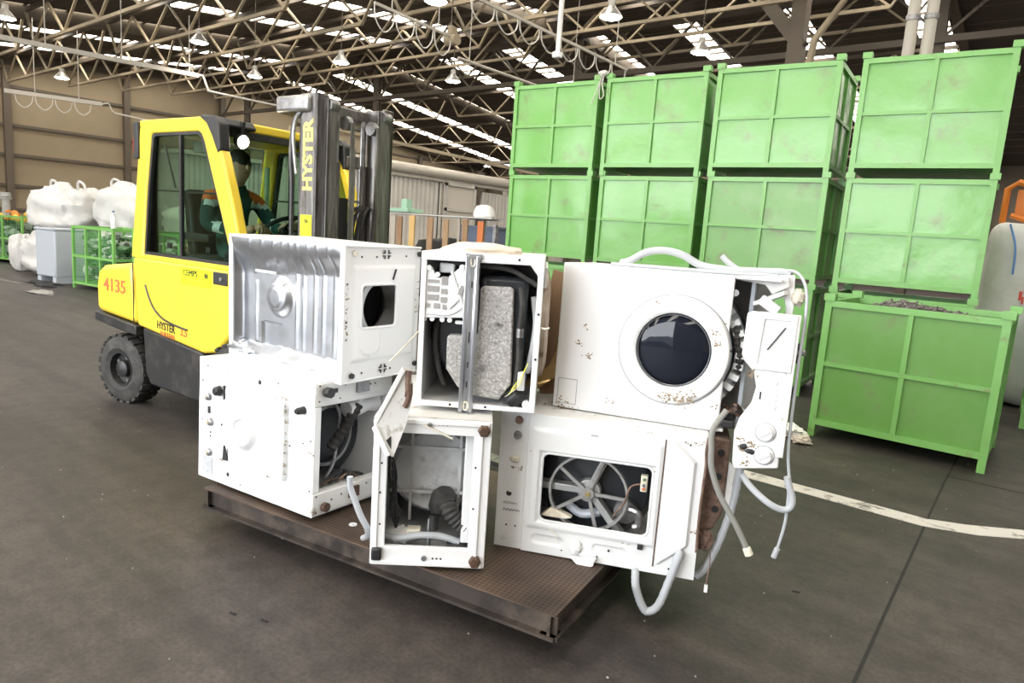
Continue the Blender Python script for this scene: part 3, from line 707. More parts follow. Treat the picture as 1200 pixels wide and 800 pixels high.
for k in range(26):
    u, v = rs.uniform(.55, 1.5), rs.uniform(.2, .8); a = R(22); z = 1.07 + .22 * math.exp(-((u - .95) ** 2) / .06) * rs.uniform(.2, 1)
    ci = rs.choice((0, 0, 1, 2, 2, 3)); nm = ('orange', 'red', 'yellow', 'black', 'grey')[ci]; r = rs.uniform(.055, .09)
    o = MB().blob((0, 0, 0), (r, r, r * .85), 7, k, .35, 2).build('plastic_toy', M_TOYS[ci])
    o.location = (-21.6 + u * cos(a) - v * sin(a), 4.75 + u * sin(a) + v * cos(a), z)
    tag(o, '%s plastic lump in the colourful pile at the left edge' % nm, 'toy', 'colourful plastic lumps, ' + nm)
t = thing('stacked_cup', 'pale grey post standing in the colourful pile at the left edge', 'post', (-20.9, 5.5, 1.1))
MB().lathe((0, 0, 0), (0, 0, 1), [(.09, 0), (.09, .5), (.12, .52), (.10, .62), (0, .62)], 14).build('post_body', M_TOYS[4], t)
MB().cyl((0, 0, .45), (0, 0, .5), .13, n=14).build('collar', M_TOYS[4], t)

def big_bag(label, c, rad, seed, m, rz=0, loops=True, sq=.72):
    t = thing('big_bag', label, 'sack', (c[0], c[1], c[2]), rz)
    b = MB(); n = 30; mm = 60; vs = []; fs = []
    def pw(v): return math.copysign(abs(v) ** sq, v)
    for j in range(n + 1):
        th = pi * j / n
        for i in range(mm):
            ph = 2 * pi * i / mm
            d = Vector((pw(sin(th)) * pw(cos(ph)), pw(sin(th)) * pw(sin(ph)), pw(cos(th))))
            q = d * 1.7 + Vector((seed * 3.3, seed, 1)); rg = 1 - abs(noise.noise(q * 1.6)); rg2 = 1 - abs(noise.noise(q * 3.7))
            k = 1 + .22 * noise.noise(q) + .22 * (rg - .8) + .10 * (rg2 - .8)
            if d.z > .6: k *= 1 - .14 * (d.z - .6) * (1 + math.cos(4 * ph))
            vs.append((d.x * rad[0] * k, d.y * rad[1] * k, rad[2] + d.z * rad[2] * (k if d.z > 0 else 1)))
    for j in range(n):
        for i in range(mm): fs.append((j * mm + i, j * mm + (i + 1) % mm, (j + 1) * mm + (i + 1) % mm, (j + 1) * mm + i))
    b.add(vs, fs).build('bag_body', m, t, smooth=60)
    if loops:
        for s in (-1, 1):
            x = s * rad[0] * .55; z = rad[2] * 1.92
            MB().tube([(x - .1, 0, z - .06), (x - .09, -.02, z + .06), (x, -.05, z + .12), (x + .09, -.02, z + .06), (x + .1, 0, z - .06)], .025, 8, 5).build('lifting_loop', m, t)
    return t
big_bag('white big bag at the bottom left of the sack pile', (-16.90, 5.35, 0), (.62, .58, .46), 1, M_BAG, 10, False)
big_bag('bright white big bag leaning on top left of the pile', (-16.66, 5.5, .88), (.70, .60, .53), 2, M_BAG, 20)
big_bag('white big bag with beige shaded side, centre of the pile', (-15.36, 6.25, .92), (.62, .57, .56), 3, M_BAG, 35)
big_bag('lower white big bag hidden behind the mesh crate', (-15.2, 6.45, 0), (.60, .60, .47), 6, M_BAG, 15, False)
big_bag('beige big bag peeking out behind the forklift cab', (-13.85, 6.8, .86), (.5, .5, .40), 4, M_BAGB, 0, True)
big_bag('lower beige big bag behind the mesh crates', (-13.7, 6.8, 0), (.6, .6, .42), 7, M_BAGB, 0, False)
big_bag('small white bag lying left of the sack pile on the floor', (-17.95, 5.0, .0), (.24, .24, .42), 5, M_BAG, 0, False)
t = thing('pallet_box', 'pale blue-grey plastic box between sacks and mesh crate', 'box', (-15.45, 4.95, 0), 12)
M_PBOX = mat('pale_bluegrey_plastic', (.42, .45, .50), .6)
MB().box(-.35, .3, -.3, .3, .12, 1.02).build('box_body', M_PBOX, t, bevel=.03)
for x in (-.3, .2): MB().box(x, x + .12, -.3, .3, 0, .12).build('skid', M_PBOX, t, smooth=0)
MB().box(-.36, .31, -.31, .31, 1.02, 1.06).build('box_lid', M_PBOX, t, bevel=.01)
t = thing('clear_bottle', 'clear plastic bottle standing on the mesh crate post', 'bottle', (-13.18, 5.04, 1.17))
MB().lathe((0, 0, 0), (0, 0, 1), [(0, 0), (.045, 0), (.045, .18), (.016, .25), (.016, .28), (0, .28)], 14).build('bottle_body', M_WHITEC, t); MB().cyl((0, 0, .28), (0, 0, .31), .02, n=10).build('bottle_cap', M_BLUE, t)
M_RAG = mat('black_rag', (.02, .02, .022), .9)
for (x, y, sx, sy, sd, lb, m) in ((-15.2, 4.55, .5, .18, 1, 'long flat black rag on the floor before the sacks', M_RAG), (-14.7, 4.42, .35, .12, 2, 'small black rag next to the mesh crate foot', M_RAG),
                            (-13.6, 4.05, .32, .16, 3, 'flat white paper scrap on the floor left of the forklift', mat('dusty_paper', (.30, .29, .28), .9))):
    tag(MB().blob((x, y, .012), (sx, sy, .022), 10, sd, .8, 2.2).build('floor_rag', m), lb, 'rag')
t = thing('scrap_boards', 'grey broken boards leaning between left crate and sacks', 'boards', (-19.3, 6.0, 0), 20)
for k in range(5):
    MB().bar((-.5 + .2 * k, .1 * k, .1), (.3 + .18 * k, .1 * k, 1.35 + .1 * k), .12, .03).build('board', M_WOODS[0], t, smooth=0)

# ================================================================== FORKLIFT  (local x = forwards, y = left-hand far side, z up)
FL = thing('forklift', 'yellow counterbalance forklift with closed cab carrying the washing machines', 'forklift', (-5.70, 2.85, 0), 4.6)
def part(mb, name, m, par=None, **k): return mb.build(name, m, par or FL, **k)
# counterweight and hood
cwp = part(MB().prism([(-.53, .70), (-.535, .92), (-.50, 1.04), (-.42, 1.085), (.06, 1.14), (.10, .66)], 'y', -.59, .59), 'counterweight', M_YELLOW, bevel=.05, seg=3)
part(MB().prism([(-.545, .62), (-.545, .70), (.11, .655), (.11, .575), (-.2, .59)], 'y', -.60, .60), 'rear_bumper', M_BLACK, bevel=.012)
part(MB().prism([(-.40, .3), (-.45, .62), (.1, .62), (.1, .3)], 'y', -.30, .30), 'rear_chassis', M_BLACK, smooth=0)
part(MB().prism([(.06, 1.185), (.115, .657), (1.0, .572), (1.16, .60), (1.30, .72), (1.40, .86), (1.50, .90), (1.50, 1.185)], 'y', -.585, .585), 'side_body', M_YELLOW, bevel=.02, seg=2)
part(MB().prism([(.165, .65), (.97, .575), (1.0, .52), (.98, .205), (.90, .195), (.27, .207), (.20, .30)], 'y', -.575, .575), 'step_skirt', M_BLACK, bevel=.02)
part(MB().box(.95, 1.75, -.34, .34, .14, .62), 'front_chassis', M_BLACK, smooth=0)
# lines and print on the near side
part(MB().tube([(.242, -.588, .985), (.29, -.588, .90), (.36, -.588, .82), (.46, -.588, .765), (.56, -.588, .74), (.70, -.588, .722), (.814, -.588, .714)], .008, 6, 4), 'sweep_stripe', M_BLACK)
part(MB().box(.055, .063, -.5875, -.583, .66, 1.14), 'body_seam', M_BLACK, smooth=0)
text('fleet_number', '4135', .145, M_RED, FL, at(-.395, -.5925, .885) @ FACE_Y, off=.002, sx=1.22)
text('maker_name', 'HYSTER', .082, M_PRINTK, FL, at(.40, -.587, .677) @ Matrix.Rotation(R(3), 4, 'Y') @ FACE_Y, off=.0012, sx=.86)
text('model_number', '3.5', .082, M_RED, FL, at(.715, -.587, .664) @ Matrix.Rotation(R(3), 4, 'Y') @ FACE_Y, off=.0016, sx=.95)
text('series_name', 'FORTENS', .05, M_RED, FL, at(.445, -.587, .628) @ Matrix.Rotation(R(3), 4, 'Y') @ FACE_Y, off=.0005, sx=.95)
sg = part(MB().box(.74, 1.10, -.590, -.583, 1.045, 1.165), 'sticker', M_SIGNY, smooth=0)
text('sticker_name', 'CEMPS', .062, M_PRINTK, sg, at(.765, -.5915, 1.108) @ FACE_Y, off=0)
text('sticker_mark', 'N', .05, M_PRINTK, sg, at(1.035, -.5915, 1.108) @ FACE_Y, off=.002)
for k, (a, b) in enumerate(((.78, 1.06), (.80, 1.04))): MB().box(a, b, -.5915, -.589, 1.082 - .02 * k, 1.086 - .02 * k).build('small_print', mat('grey_print', (.35, .30, .05), .6), sg, smooth=0)
lt = part(MB().box(1.135, 1.30, -.592, -.58, 1.078, 1.165), 'door_latch', M_BLKPL, bevel=.006)
MB().cyl((1.235, -.590, 1.12), (1.235, -.600, 1.12), .014, n=12).build('key_lock', M_STEEL, lt)
# wheels
def tyre(x, y, r, w, steer=0, side=-1):
    t = empty('wheel', (x, y, r), steer); t.parent = FL
    MB().lathe((0, -w / 2, 0), (0, 1, 0), [(r * .48, .02), (r * .62, -.004), (r * .86, .002), (r * .96, .022), (r, .055), (r, w - .055), (r * .96, w - .022), (r * .86, w), (r * .48, w)], 48).build('tyre', M_RUBBER, t)
    lug = MB().bar((0, -w / 2 + .012, r * .985), (0, -.01, r * 1.005), .045, .02, (0, 0, 1)).bar((0.03, .01, r * 1.005), (.03, w / 2 - .012, r * .985), .045, .02, (0, 0, 1)).mesh('tread_lug', M_RUBBER, 0)
    for k in range(22): link('tread_lug', lug, t, rot=(0, 2 * pi * k / 22, 0))
    for s in (side,):
        MB().lathe((0, s * (w / 2 - .01), 0), (0, s, 0), [(r * .50, 0), (r * .47, .0), (r * .44, -.05), (r * .25, -.055), (r * .24, -.01), (r * .16, .0), (0, .005)], 32).build('rim', M_BLACK, t)
        for k in range(5):
            a = 2 * pi * k / 5; MB().cyl((r * .34 * cos(a), s * (w / 2 - .07), r * .34 * sin(a)), (r * .34 * cos(a), s * (w / 2 - .045), r * .34 * sin(a)), .014, n=6).build('wheel_nut', M_STEEL, t)
    return t
tyre(-.12, -.525, .275, .20, 8); tyre(-.12, .525, .275, .20, 8, 1)
tyre(1.38, -.49, .345, .25); tyre(1.38, .49, .345, .25, 0, 1)
# cab sides with windows
OUT = [(.015, 1.185), (.10, 1.70), (.165, 2.14), (.21, 2.20), (.97, 2.20), (1.06, 2.16), (1.13, 2.07), (1.22, 1.93), (1.33, 1.64), (1.42, 1.36), (1.475, 1.185)]
INN = [(.195, 1.215), (.255, 1.70), (.325, 2.09), (.35, 2.105), (.93, 2.105), (.97, 2.085), (1.00, 2.04), (1.07, 1.87), (1.19, 1.58), (1.28, 1.36), (1.34, 1.215)]
GIN = [(x + (.025 if x < .7 else -.022), z + (.022 if z < 1.6 else -.02 if z > 2.0 else 0)) for x, z in INN]
for s in (-1, 1):
    part(MB().ring(OUT, INN, 'y', s * .575, s * .50), 'cab_side_frame', M_YELLOW, bevel=.014)
    part(MB().ring(INN, GIN, 'y', s * .565, s * .53), 'window_gasket', M_BLACK, smooth=0)
    part(MB().prism(GIN, 'y', s * .548, s * .542), 'window_pane', M_GLASS, smooth=0)
    part(MB().box(.67, .695, min(s * .56, s * .535), max(s * .56, s * .535), 1.21, 2.10), 'window_mullion', M_BLACK, smooth=0)
    part(MB().bar((.26, s * .53, 1.70), (1.12, s * .53, 1.69), .012, .014), 'window_bar', M_BLACK, smooth=0)
part(MB().box(.14, 1.06, -.57, .57, 2.135, 2.205), 'cab_roof', M_YELLOW, bevel=.025, seg=3)
part(MB().box(1.02, 1.09, -.42, .42, 2.135, 2.20), 'roof_front_bar', M_YELLOW, bevel=.015)
part(MB().box(1.03, 1.085, -.50, .50, 2.09, 2.135), 'windshield_header', M_BLACK, smooth=0)
part(MB().add([(1.075, -.50, 2.10), (1.075, .50, 2.10), (1.44, .50, 1.20), (1.44, -.50, 1.20), (1.081, -.50, 2.102), (1.081, .50, 2.102), (1.446, .50, 1.202), (1.446, -.50, 1.202)],
              [(0, 1, 2, 3), (7, 6, 5, 4), (0, 4, 5, 1), (1, 5, 6, 2), (2, 6, 7, 3), (3, 7, 4, 0)]), 'windshield', M_GLASS, smooth=0)
part(MB().add([(.20, -.50, 2.12), (.20, .50, 2.12), (.07, .50, 1.30), (.07, -.50, 1.30), (.206, -.50, 2.12), (.206, .50, 2.12), (.076, .50, 1.30), (.076, -.50, 1.30)],
              [(0, 1, 2, 3), (7, 6, 5, 4), (0, 4, 5, 1), (1, 5, 6, 2), (2, 6, 7, 3), (3, 7, 4, 0)]), 'rear_window', M_GLASS, smooth=0)
part(MB().box(1.10, 1.46, -.50, .50, 1.185, 1.30), 'dashboard', M_BLKPL, bevel=.03)
part(MB().box(.25, .40, -.2, .2, 2.02, 2.10), 'interior_light', M_REFL, smooth=0)
for s in (-1, 1):
    part(MB().prism([(.95, 2.20), (.99, 2.212), (1.12, 2.20), (1.185, 2.15), (1.20, 1.98), (1.17, 1.95), (1.10, 2.07), (1.04, 2.15)], 'y', s * .582, s * .50), 'corner_cap', M_BLKPL, bevel=.012)
    part(MB().prism([(1.0, 2.205), (1.13, 2.195), (1.17, 2.15), (1.15, 2.135), (1.0, 2.14)], 'y', s * .51, s * .28), 'lamp_hood', M_BLKPL, bevel=.01)
    wl_ = empty('work_lamp', (1.16, s * .385, 2.055), 0, 0, 12); wl_.parent = FL
    MB().lathe((-.05, 0, 0), (1, 0, 0), [(0, 0), (.04, .0), (.050, .03), (.053, .055), (.046, .062)], 20).build('lamp_housing', M_BLKPL, wl_)
    MB().lathe((.0, 0, 0), (1, 0, 0), [(.046, .0), (.04, .012), (.024, .02), (0, .022)], 20).build('lamp_lens', M_LENS, wl_)
    MB().box(-.04, -.01, -.01, .01, .03, .13).build('lamp_bracket', M_BLKPL, wl_)
    tl = part(MB().box(.10, .17, s * .56 - .03, s * .56 + .03, 1.92, 2.19), 'tail_lamp', M_BLKPL, bevel=.01)
    MB().box(.093, .10, s * .56 - .025, s * .56 + .025, 1.97, 2.07).build('red_lens', mat('red_lens', (.6, .02, .02), .3), tl, smooth=0)
part(MB().tube([(.45, -.538, 2.02), (.52, -.535, 1.85), (.58, -.535, 1.72)], .009, 6, 3), 'wiper', M_BLKPL)
part(MB().tube([(1.12, .1, 2.05), (1.22, .18, 1.8), (1.34, .22, 1.5)], .009, 6, 3), 'wiper', M_BLKPL)
part(MB().cyl((.62, .20, 1.2), (.60, .22, 1.95), .02, n=8), 'guard_post', mat('pale_green_pipe', (.45, .65, .45), .5))
part(MB().box(.45, .5, -.53, -.515, 1.28, 1.32).box(.95, 1.0, -.53, -.515, 1.28, 1.32), 'inner_handle', M_BLKPL)
# steering
sw = empty('steering_wheel', (1.13, -.02, 1.47), 0, 0, -35); sw.parent = FL
MB().tube([(.17 * cos(a), .17 * sin(a), 0) for a in [2 * pi * k / 20 for k in range(20)]], .016, 8, 1, closed=True).build('wheel_rim', M_BLKPL, sw)
MB().cyl((0, 0, -.25), (0, 0, .01), .03, n=10).bar((-.16, 0, 0), (.16, 0, 0), .03, .012).bar((0, 0, 0), (0, .16, 0), .03, .012).build('wheel_hub', M_BLKPL, sw)
# seat
st = empty('seat', (.50, -.04, 1.12)); st.parent = FL
MB().box(-.22, .28, -.25, .25, 0, .12).build('seat_cushion', M_BLKPL, st, bevel=.04)
MB().prism([(-.22, .10), (-.10, .10), (-.20, .62), (-.28, .60)], 'y', -.24, .24).build('seat_back', M_BLKPL, st, bevel=.03)
for s in (-1, 1): MB().box(-.15, .2, s * .29 - .03, s * .29 + .03, .22, .28).build('arm_rest', M_BLKPL, st, bevel=.015)
MB().box(-.2, .25, -.2, .2, -.12, 0).build('seat_base', M_BLKPL, st, smooth=0)
# mast
ms = empty('mast', (1.70, 0, 0)); ms.parent = FL
def channel(y0, y1, x0, x1, z0, z1, open_in):
    """steel channel: web on the outside, two lips"""
    w = .028; mb = MB()
    if open_in > 0: mb.box(x0, x1, y0, y0 + w, z0, z1)
    else: mb.box(x0, x1, y1 - w, y1, z0, z1)
    return mb.box(x0, x0 + w, y0, y1, z0, z1).box(x1 - w, x1, y0, y1, z0, z1)
for s in (-1, 1):
    lo, hi = (-.34, -.245) if s < 0 else (.245, .34)
    up = channel(lo, hi, 0, .17, .08, 2.355, -s).build('outer_upright', M_DARKST, ms, bevel=.006)
    lo, hi = (-.285, -.20) if s < 0 else (.155, .25)
    channel(lo, hi, .035, .205, .10, 2.33, -s if s < 0 else s).build('inner_upright', M_DARKST, ms, bevel=.006)
    if s < 0:
        text('maker_name', 'HYSTER', .125, M_PRINTY, up, at(.132, -.3415, 1.742) @ FACE_Y @ Matrix.Rotation(R(90), 4, 'Z'), off=.005, sx=1.02)
        k = MB().box(.03, .14, -.3435, -.339, 1.36, 1.59).build('yellow_label', M_SIGNY, up, bevel=.0)
        text('label_mark', 'N', .04, M_PRINTK, up, at(.075, -.3445, 1.535) @ FACE_Y, off=.001)
        text('label_mark', 'PS', .05, M_PRINTK, up, at(.105, -.3445, 1.39) @ FACE_Y @ Matrix.Rotation(R(90), 4, 'Z'), off=.001)
    ys = s * .30
    MB().box(-.21, .12, ys - .075, ys + .075, 2.235, 2.345).build('top_bracket', M_STEEL, ms, bevel=.025, seg=3)
    rl = MB().cyl((.19, ys * .78 - .035, 2.29), (.19, ys * .78 + .035, 2.29), .036, n=18).build('roller', M_STEEL, ms)
    MB().cyl((.19, s * .115 - .02, 2.20), (.19, s * .115 + .02, 2.20), .045, n=20).build('chain_pulley', M_STEEL, ms)
    MB().box(.245, .257, s * .115 - .014, s * .115 + .014, .4, 2.20).build('lift_chain', M_DARKST, ms, smooth=0)
    MB().cyl((.10, s * .12, .15), (.10, s * .12, 1.95), .03, n=16).build('lift_cylinder', M_DARKST, ms)
    MB().cyl((.10, s * .12, 1.95), (.10, s * .12, 2.25), .02, n=14).build('cylinder_rod', M_STEEL, ms)
    MB().cyl((-.35, s * .28, .55), (.05, s * .28, .95), .035, n=14).build('tilt_cylinder', M_BLACK, ms)
MB().box(-.10, -.01, -.30, .30, 2.245, 2.335).build('top_crossmember', M_STEEL, ms, bevel=.012)
MB().box(.03, .10, -.24, .24, 2.24, 2.32).build('inner_crossmember', M_DARKST, ms, bevel=.012)
MB().box(-.03, .02, -.30, .30, 1.35, 1.47).build('mid_crossmember', M_DARKST, ms, smooth=0)
MB().box(.02, .16, -.30, .30, .12, .25).build('base_crossmember', M_DARKST, ms, smooth=0)
MB().tube([(-.03, -.34, 2.22), (-.06, -.345, 2.12), (-.065, -.35, 1.95), (-.05, -.352, 1.75), (-.05, -.352, 1.3)], .016, 8, 5).build('hydraulic_hose', M_BLACK, ms)
MB().tube([(.02, -.345, 2.24), (-.02, -.352, 2.2), (-.045, -.352, 2.1), (-.03, -.35, 1.95), (-.01, -.35, 1.85)], .012, 8, 5).build('hydraulic_hose', M_STEEL, ms)
for k in range(4):
    x = .10 + .012 * k
    MB().tube([(x, .0 + .03 * k, 1.0), (x, .0 + .03 * k, 1.45), (x + .02, .02 + .028 * k, 1.62), (x + .02, .07 + .024 * k, 1.66), (x, .12 + .018 * k, 1.6), (x, .13 + .018 * k, 1.0)], .012, 7, 5).build('hydraulic_hose', M_RUBBER, ms)
MB().box(.09, .12, -.19, -.02, 1.40, 1.72).build('valve_plate', M_BLKPL, ms, smooth=0)
MB().bar((.10, -.18, 1.705), (.10, .18, 1.705), .03, .015).build('hose_bar', M_STEEL, ms, smooth=0)
MB().cyl((.16, -.02, 1.2), (.16, -.02, 2.05), .016, n=10).build('guide_rod', M_STEEL, ms)
MB().box(.13, .19, -.06, .02, 1.92, 2.0).build('rod_clamp', M_DARKST, ms, bevel=.008)
# carriage and forks
cg = empty('carriage', (1.93, 0, 0)); cg.parent = FL
for z in (.14, .58): MB().box(.0, .055, -.52, .52, z, z + .11).build('carriage_bar', M_DARKST, cg, smooth=0)
for y in (-.15, .15): MB().box(-.06, .0, y - .03, y + .03, .12, .72).build('carriage_plate', M_DARKST, cg, smooth=0)
for y in (-.27, .27):
    MB().prism([(.055, .055), (.055, .72), (.10, .72), (.105, .115), (1.25, .082), (1.28, .07), (1.25, .055)], 'y', y - .06, y + .06).build('fork', M_DARKST, cg, smooth=0)

# ------------------------------------------------------------------ driver
def skin_body(name, nodes, edges, mats, pick, parent, sub=2):
    me = bpy.data.meshes.new(name); me.from_pydata([n[0] for n in nodes], edges, [])
    o = link(name, me, parent)
    sk = o.modifiers.new('skin', 'SKIN'); sk.use_smooth_shade = True
    for i, n in enumerate(nodes):
        r = n[1]; r = r if isinstance(r, tuple) else (r, r)
        me.skin_vertices[0].data[i].radius = r
    me.skin_vertices[0].data[0].use_root = True
    sb = o.modifiers.new('sub', 'SUBSURF'); sb.levels = sub; sb.render_levels = sub
    dg = bpy.context.evaluated_depsgraph_get(); dg.update()
    m2 = bpy.data.meshes.new_from_object(o.evaluated_get(dg)); o.modifiers.clear(); o.data = m2
    m2.materials.clear()
    for m in mats: m2.materials.append(m)
    for p in m2.polygons: p.material_index = pick(p.center); p.use_smooth = True
    return o
PD = thing('person', 'driver in dark green work jacket with orange shoulders sitting in the forklift cab', 'person', (-5.70 + .105, 2.85 + .03, 0), 4.6)
nodes = [((.48, -.10, 1.27), (.13, .16)),      # 0 pelvis
         ((.49, -.11, 1.42), (.125, .155)), ((.51, -.12, 1.58), (.13, .18)), ((.53, -.125, 1.70), (.09, .15)), ((.56, -.13, 1.765), (.055, .06)), ((.60, -.14, 1.81), (.05, .05)),   # 1..5 neck
         ((.64, -.145, 1.865), (.078, .068)), ((.645, -.145, 1.93), (.088, .074)), ((.635, -.145, 1.985), (.07, .06)),                        # 6 7 8 head
         ((.52, -.31, 1.685), .066), ((.60, -.40, 1.47), .055), ((.84, -.26, 1.44), .042), ((.93, -.21, 1.47), .034),                          # 9..12 near arm
         ((.54, .06, 1.685), .066), ((.66, .14, 1.48), .055), ((.88, .06, 1.46), .042), ((.98, .02, 1.50), .034),                             # 13..16 far arm
         ((.56, -.20, 1.25), .10), ((.92, -.22, 1.24), .075), ((1.06, -.22, .98), .055), ((1.10, -.22, .80), .045), ((1.22, -.22, .76), .04),    # 17..21 near leg
         ((.56, .0, 1.25), .10), ((.92, .03, 1.24), .075), ((1.06, .03, .98), .055), ((1.10, .03, .80), .045), ((1.22, .03, .76), .04)]
edges = [(0, 1), (1, 2), (2, 3), (3, 4), (4, 5), (5, 6), (6, 7), (7, 8), (3, 9), (9, 10), (10, 11), (11, 12), (3, 13), (13, 14), (14, 15), (15, 16),
         (0, 17), (17, 18), (18, 19), (19, 20), (20, 21), (0, 22), (22, 23), (23, 24), (24, 25), (25, 26)]
def pick(c):
    if c.z > 1.775 and .5 < c.x < .8: return 1
    if c.x > .885 and c.z > 1.38: return 1
    if c.z > 1.655 and abs(c.y + .125) > .085: return 2
    if abs(c.z - 1.635) < .02 and abs(c.y + .125) > .085 and c.x > .55: return 3
    if c.z > 1.40 and c.x > .68 and c.x < .73 and abs(c.y + .13) > .15: return 3
    return 0
skin_body('body', nodes, edges, [M_JACKET, M_SKIN, M_HIVIS, M_REFL], pick, PD)
# hands: palm plus five bent fingers each, closed on the wheel rim
for (wx, wy, wz, s) in ((.93, -.21, 1.47, -1), (.98, .02, 1.50, 1)):
    hn = [((wx, wy, wz), .028), ((wx + .05, wy + .01 * s, wz + .012), (.024, .036)), ((wx + .085, wy + .01 * s, wz + .015), (.018, .034))]
    he = [(0, 1), (1, 2)]
    for k in range(4):
        y = wy + .01 * s + (-.028 + .019 * k); ln = (.026, .03, .029, .022)[k]; b = len(hn)
        hn += [((wx + .10, y, wz + .018), .0095), ((wx + .10 + ln, y, wz + .012), .009), ((wx + .105 + ln, y, wz - .018), .0085), ((wx + .085 + ln, y, wz - .032), .008)]
        he += [(2, b), (b, b + 1), (b + 1, b + 2), (b + 2, b + 3)]
    b = len(hn); hn += [((wx + .055, wy - .038 * s, wz + .0), .0105), ((wx + .085, wy - .052 * s, wz - .008), .0095), ((wx + .11, wy - .048 * s, wz - .014), .0085)]; he += [(1, b), (b, b + 1), (b + 1, b + 2)]
    skin_body('hand', hn, he, [M_SKIN], lambda c: 0, PD, 1)
# face and hair
hd = Vector((.645, -.145, 1.925))
MB().blob(hd + Vector((-.022, 0, .035)), (.088, .080, .085), 12, 2, .08, 3).build('hair', M_HAIR, PD)
MB().blob(hd + Vector((.088, -.004, -.012)), (.014, .010, .020), 8, 1, 0).build('nose', M_SKIN, PD)
for s in (-1, 1):
    MB().blob(hd + Vector((.076, s * .030, .012)), (.010, .014, .008), 6, 1, 0).build('eye', M_HAIR, PD)
    MB().bar(hd + Vector((.080, s * .015, .030)), hd + Vector((.072, s * .048, .028)), .008, .007).build('eyebrow', M_HAIR, PD)
    MB().blob(hd + Vector((0, s * .078, 0)), (.018, .010, .028), 8, 1, 0).build('ear', M_SKIN, PD)
MB().bar(hd + Vector((.083, -.024, -.052)), hd + Vector((.083, .024, -.052)), .008, .007).build('mouth', mat('lips', (.35, .13, .10), .5), PD)
MB().lathe((.575, -.132, 1.755), (.35, -.05, 1), [(.085, -.03), (.078, .0), (.068, .03), (.06, .03)], 18).build('collar', M_JACKET, PD)

# ================================================================== STEEL PLATFORM ON THE FORKS
m = mat('rusty_plate', (.055, .044, .038), .5, .35, col2=(.13, .10, .078), scale=4, dirt=((.03, .025, .023), 5, .48, .62))
M_PLATE = bpy.data.materials.new('checker_plate'); M_PLATE.use_nodes = True
nt = M_PLATE.node_tree; N = nt.nodes; L = nt.links; b = N['Principled BSDF']; b.inputs['Roughness'].default_value = .55; b.inputs['Metallic'].default_value = .3
tc = N.new('ShaderNodeTexCoord'); n1 = N.new('ShaderNodeTexNoise'); n1.inputs['Scale'].default_value = 3.5; n1.inputs['Detail'].default_value = 8; L.new(tc.outputs['Object'], n1.inputs['Vector'])
cr = N.new('ShaderNodeValToRGB'); cr.color_ramp.elements[0].position = .35; cr.color_ramp.elements[0].color = (.050, .036, .029, 1); cr.color_ramp.elements[1].position = .68; cr.color_ramp.elements[1].color = (.125, .085, .062, 1)
L.new(n1.outputs[0], cr.inputs[0])
ck = N.new('ShaderNodeTexChecker'); ck.inputs['Scale'].default_value = 70; mpn = N.new('ShaderNodeMapping'); mpn.inputs['Rotation'].default_value = (0, 0, R(45)); L.new(tc.outputs['Object'], mpn.inputs[0]); L.new(mpn.outputs[0], ck.inputs['Vector'])
mxp = N.new('ShaderNodeMix'); mxp.data_type = 'RGBA'; mxp.blend_type = 'MULTIPLY'; mxp.inputs[0].default_value = 1; L.new(cr.outputs[0], mxp.inputs[6]); ck.inputs['Color1'].default_value = (1.25, 1.2, 1.15, 1); ck.inputs['Color2'].default_value = (.62, .6, .58, 1); L.new(ck.outputs['Color'], mxp.inputs[7]); L.new(mxp.outputs[2], b.inputs['Base Color'])
bp = N.new('ShaderNodeBump'); bp.inputs['Strength'].default_value = 1.0; bp.inputs['Distance'].default_value = .004; L.new(ck.outputs['Fac'], bp.inputs['Height']); L.new(bp.outputs[0], b.inputs['Normal'])
PL = thing('steel_platform', 'rusty checker plate platform on the forks under the washing machines', 'platform', (-3.15, 1.592, .215), 9.6)
LX, LY = 1.945, 1.15
MB().box(0, LX, 0, LY, -.008, 0).build('deck_plate', M_PLATE, PL, smooth=0)
def edge_beam(a, b, out, name):
    a, b = Vector(a), Vector(b); o = Vector(out); mb = MB(); z = Vector((0, 0, 1))
    for (p, q) in ((-.008, -.09),):
        w = o * -.02
        vs = [a + w, a + w - o * .012, b + w - o * .012, b + w]
        mb.add([v + z * p for v in vs] + [v + z * q for v in vs], [(0, 1, 2, 3), (7, 6, 5, 4), (0, 4, 5, 1), (1, 5, 6, 2), (2, 6, 7, 3), (3, 7, 4, 0)])
    vs = [a + o * .012, a - o * .06, b - o * .06, b + o * .012]
    mb.add([v + z * -.088 for v in vs] + [v + z * -.10 for v in vs], [(0, 1, 2, 3), (7, 6, 5, 4), (0, 4, 5, 1), (1, 5, 6, 2), (2, 6, 7, 3), (3, 7, 4, 0)])
    return mb.build(name, m, PL, smooth=0)
edge_beam((0, 0, 0), (LX, 0, 0), (0, -1, 0), 'edge_beam'); edge_beam((LX, 0, 0), (LX, LY, 0), (1, 0, 0), 'edge_beam')
edge_beam((0, LY, 0), (LX, LY, 0), (0, 1, 0), 'edge_beam'); edge_beam((0, 0, 0), (0, LY, 0), (-1, 0, 0), 'edge_beam')
tag(MB().lathe((-2.319, 1.86, .2165), (0, 0, 1), [(.006, 0), (.018, 0), (.018, .003), (.006, .003), (.006, 0)], 18).build('metal_washer', M_WHITEC), 'small pale ring washer lying on the platform', 'washer')

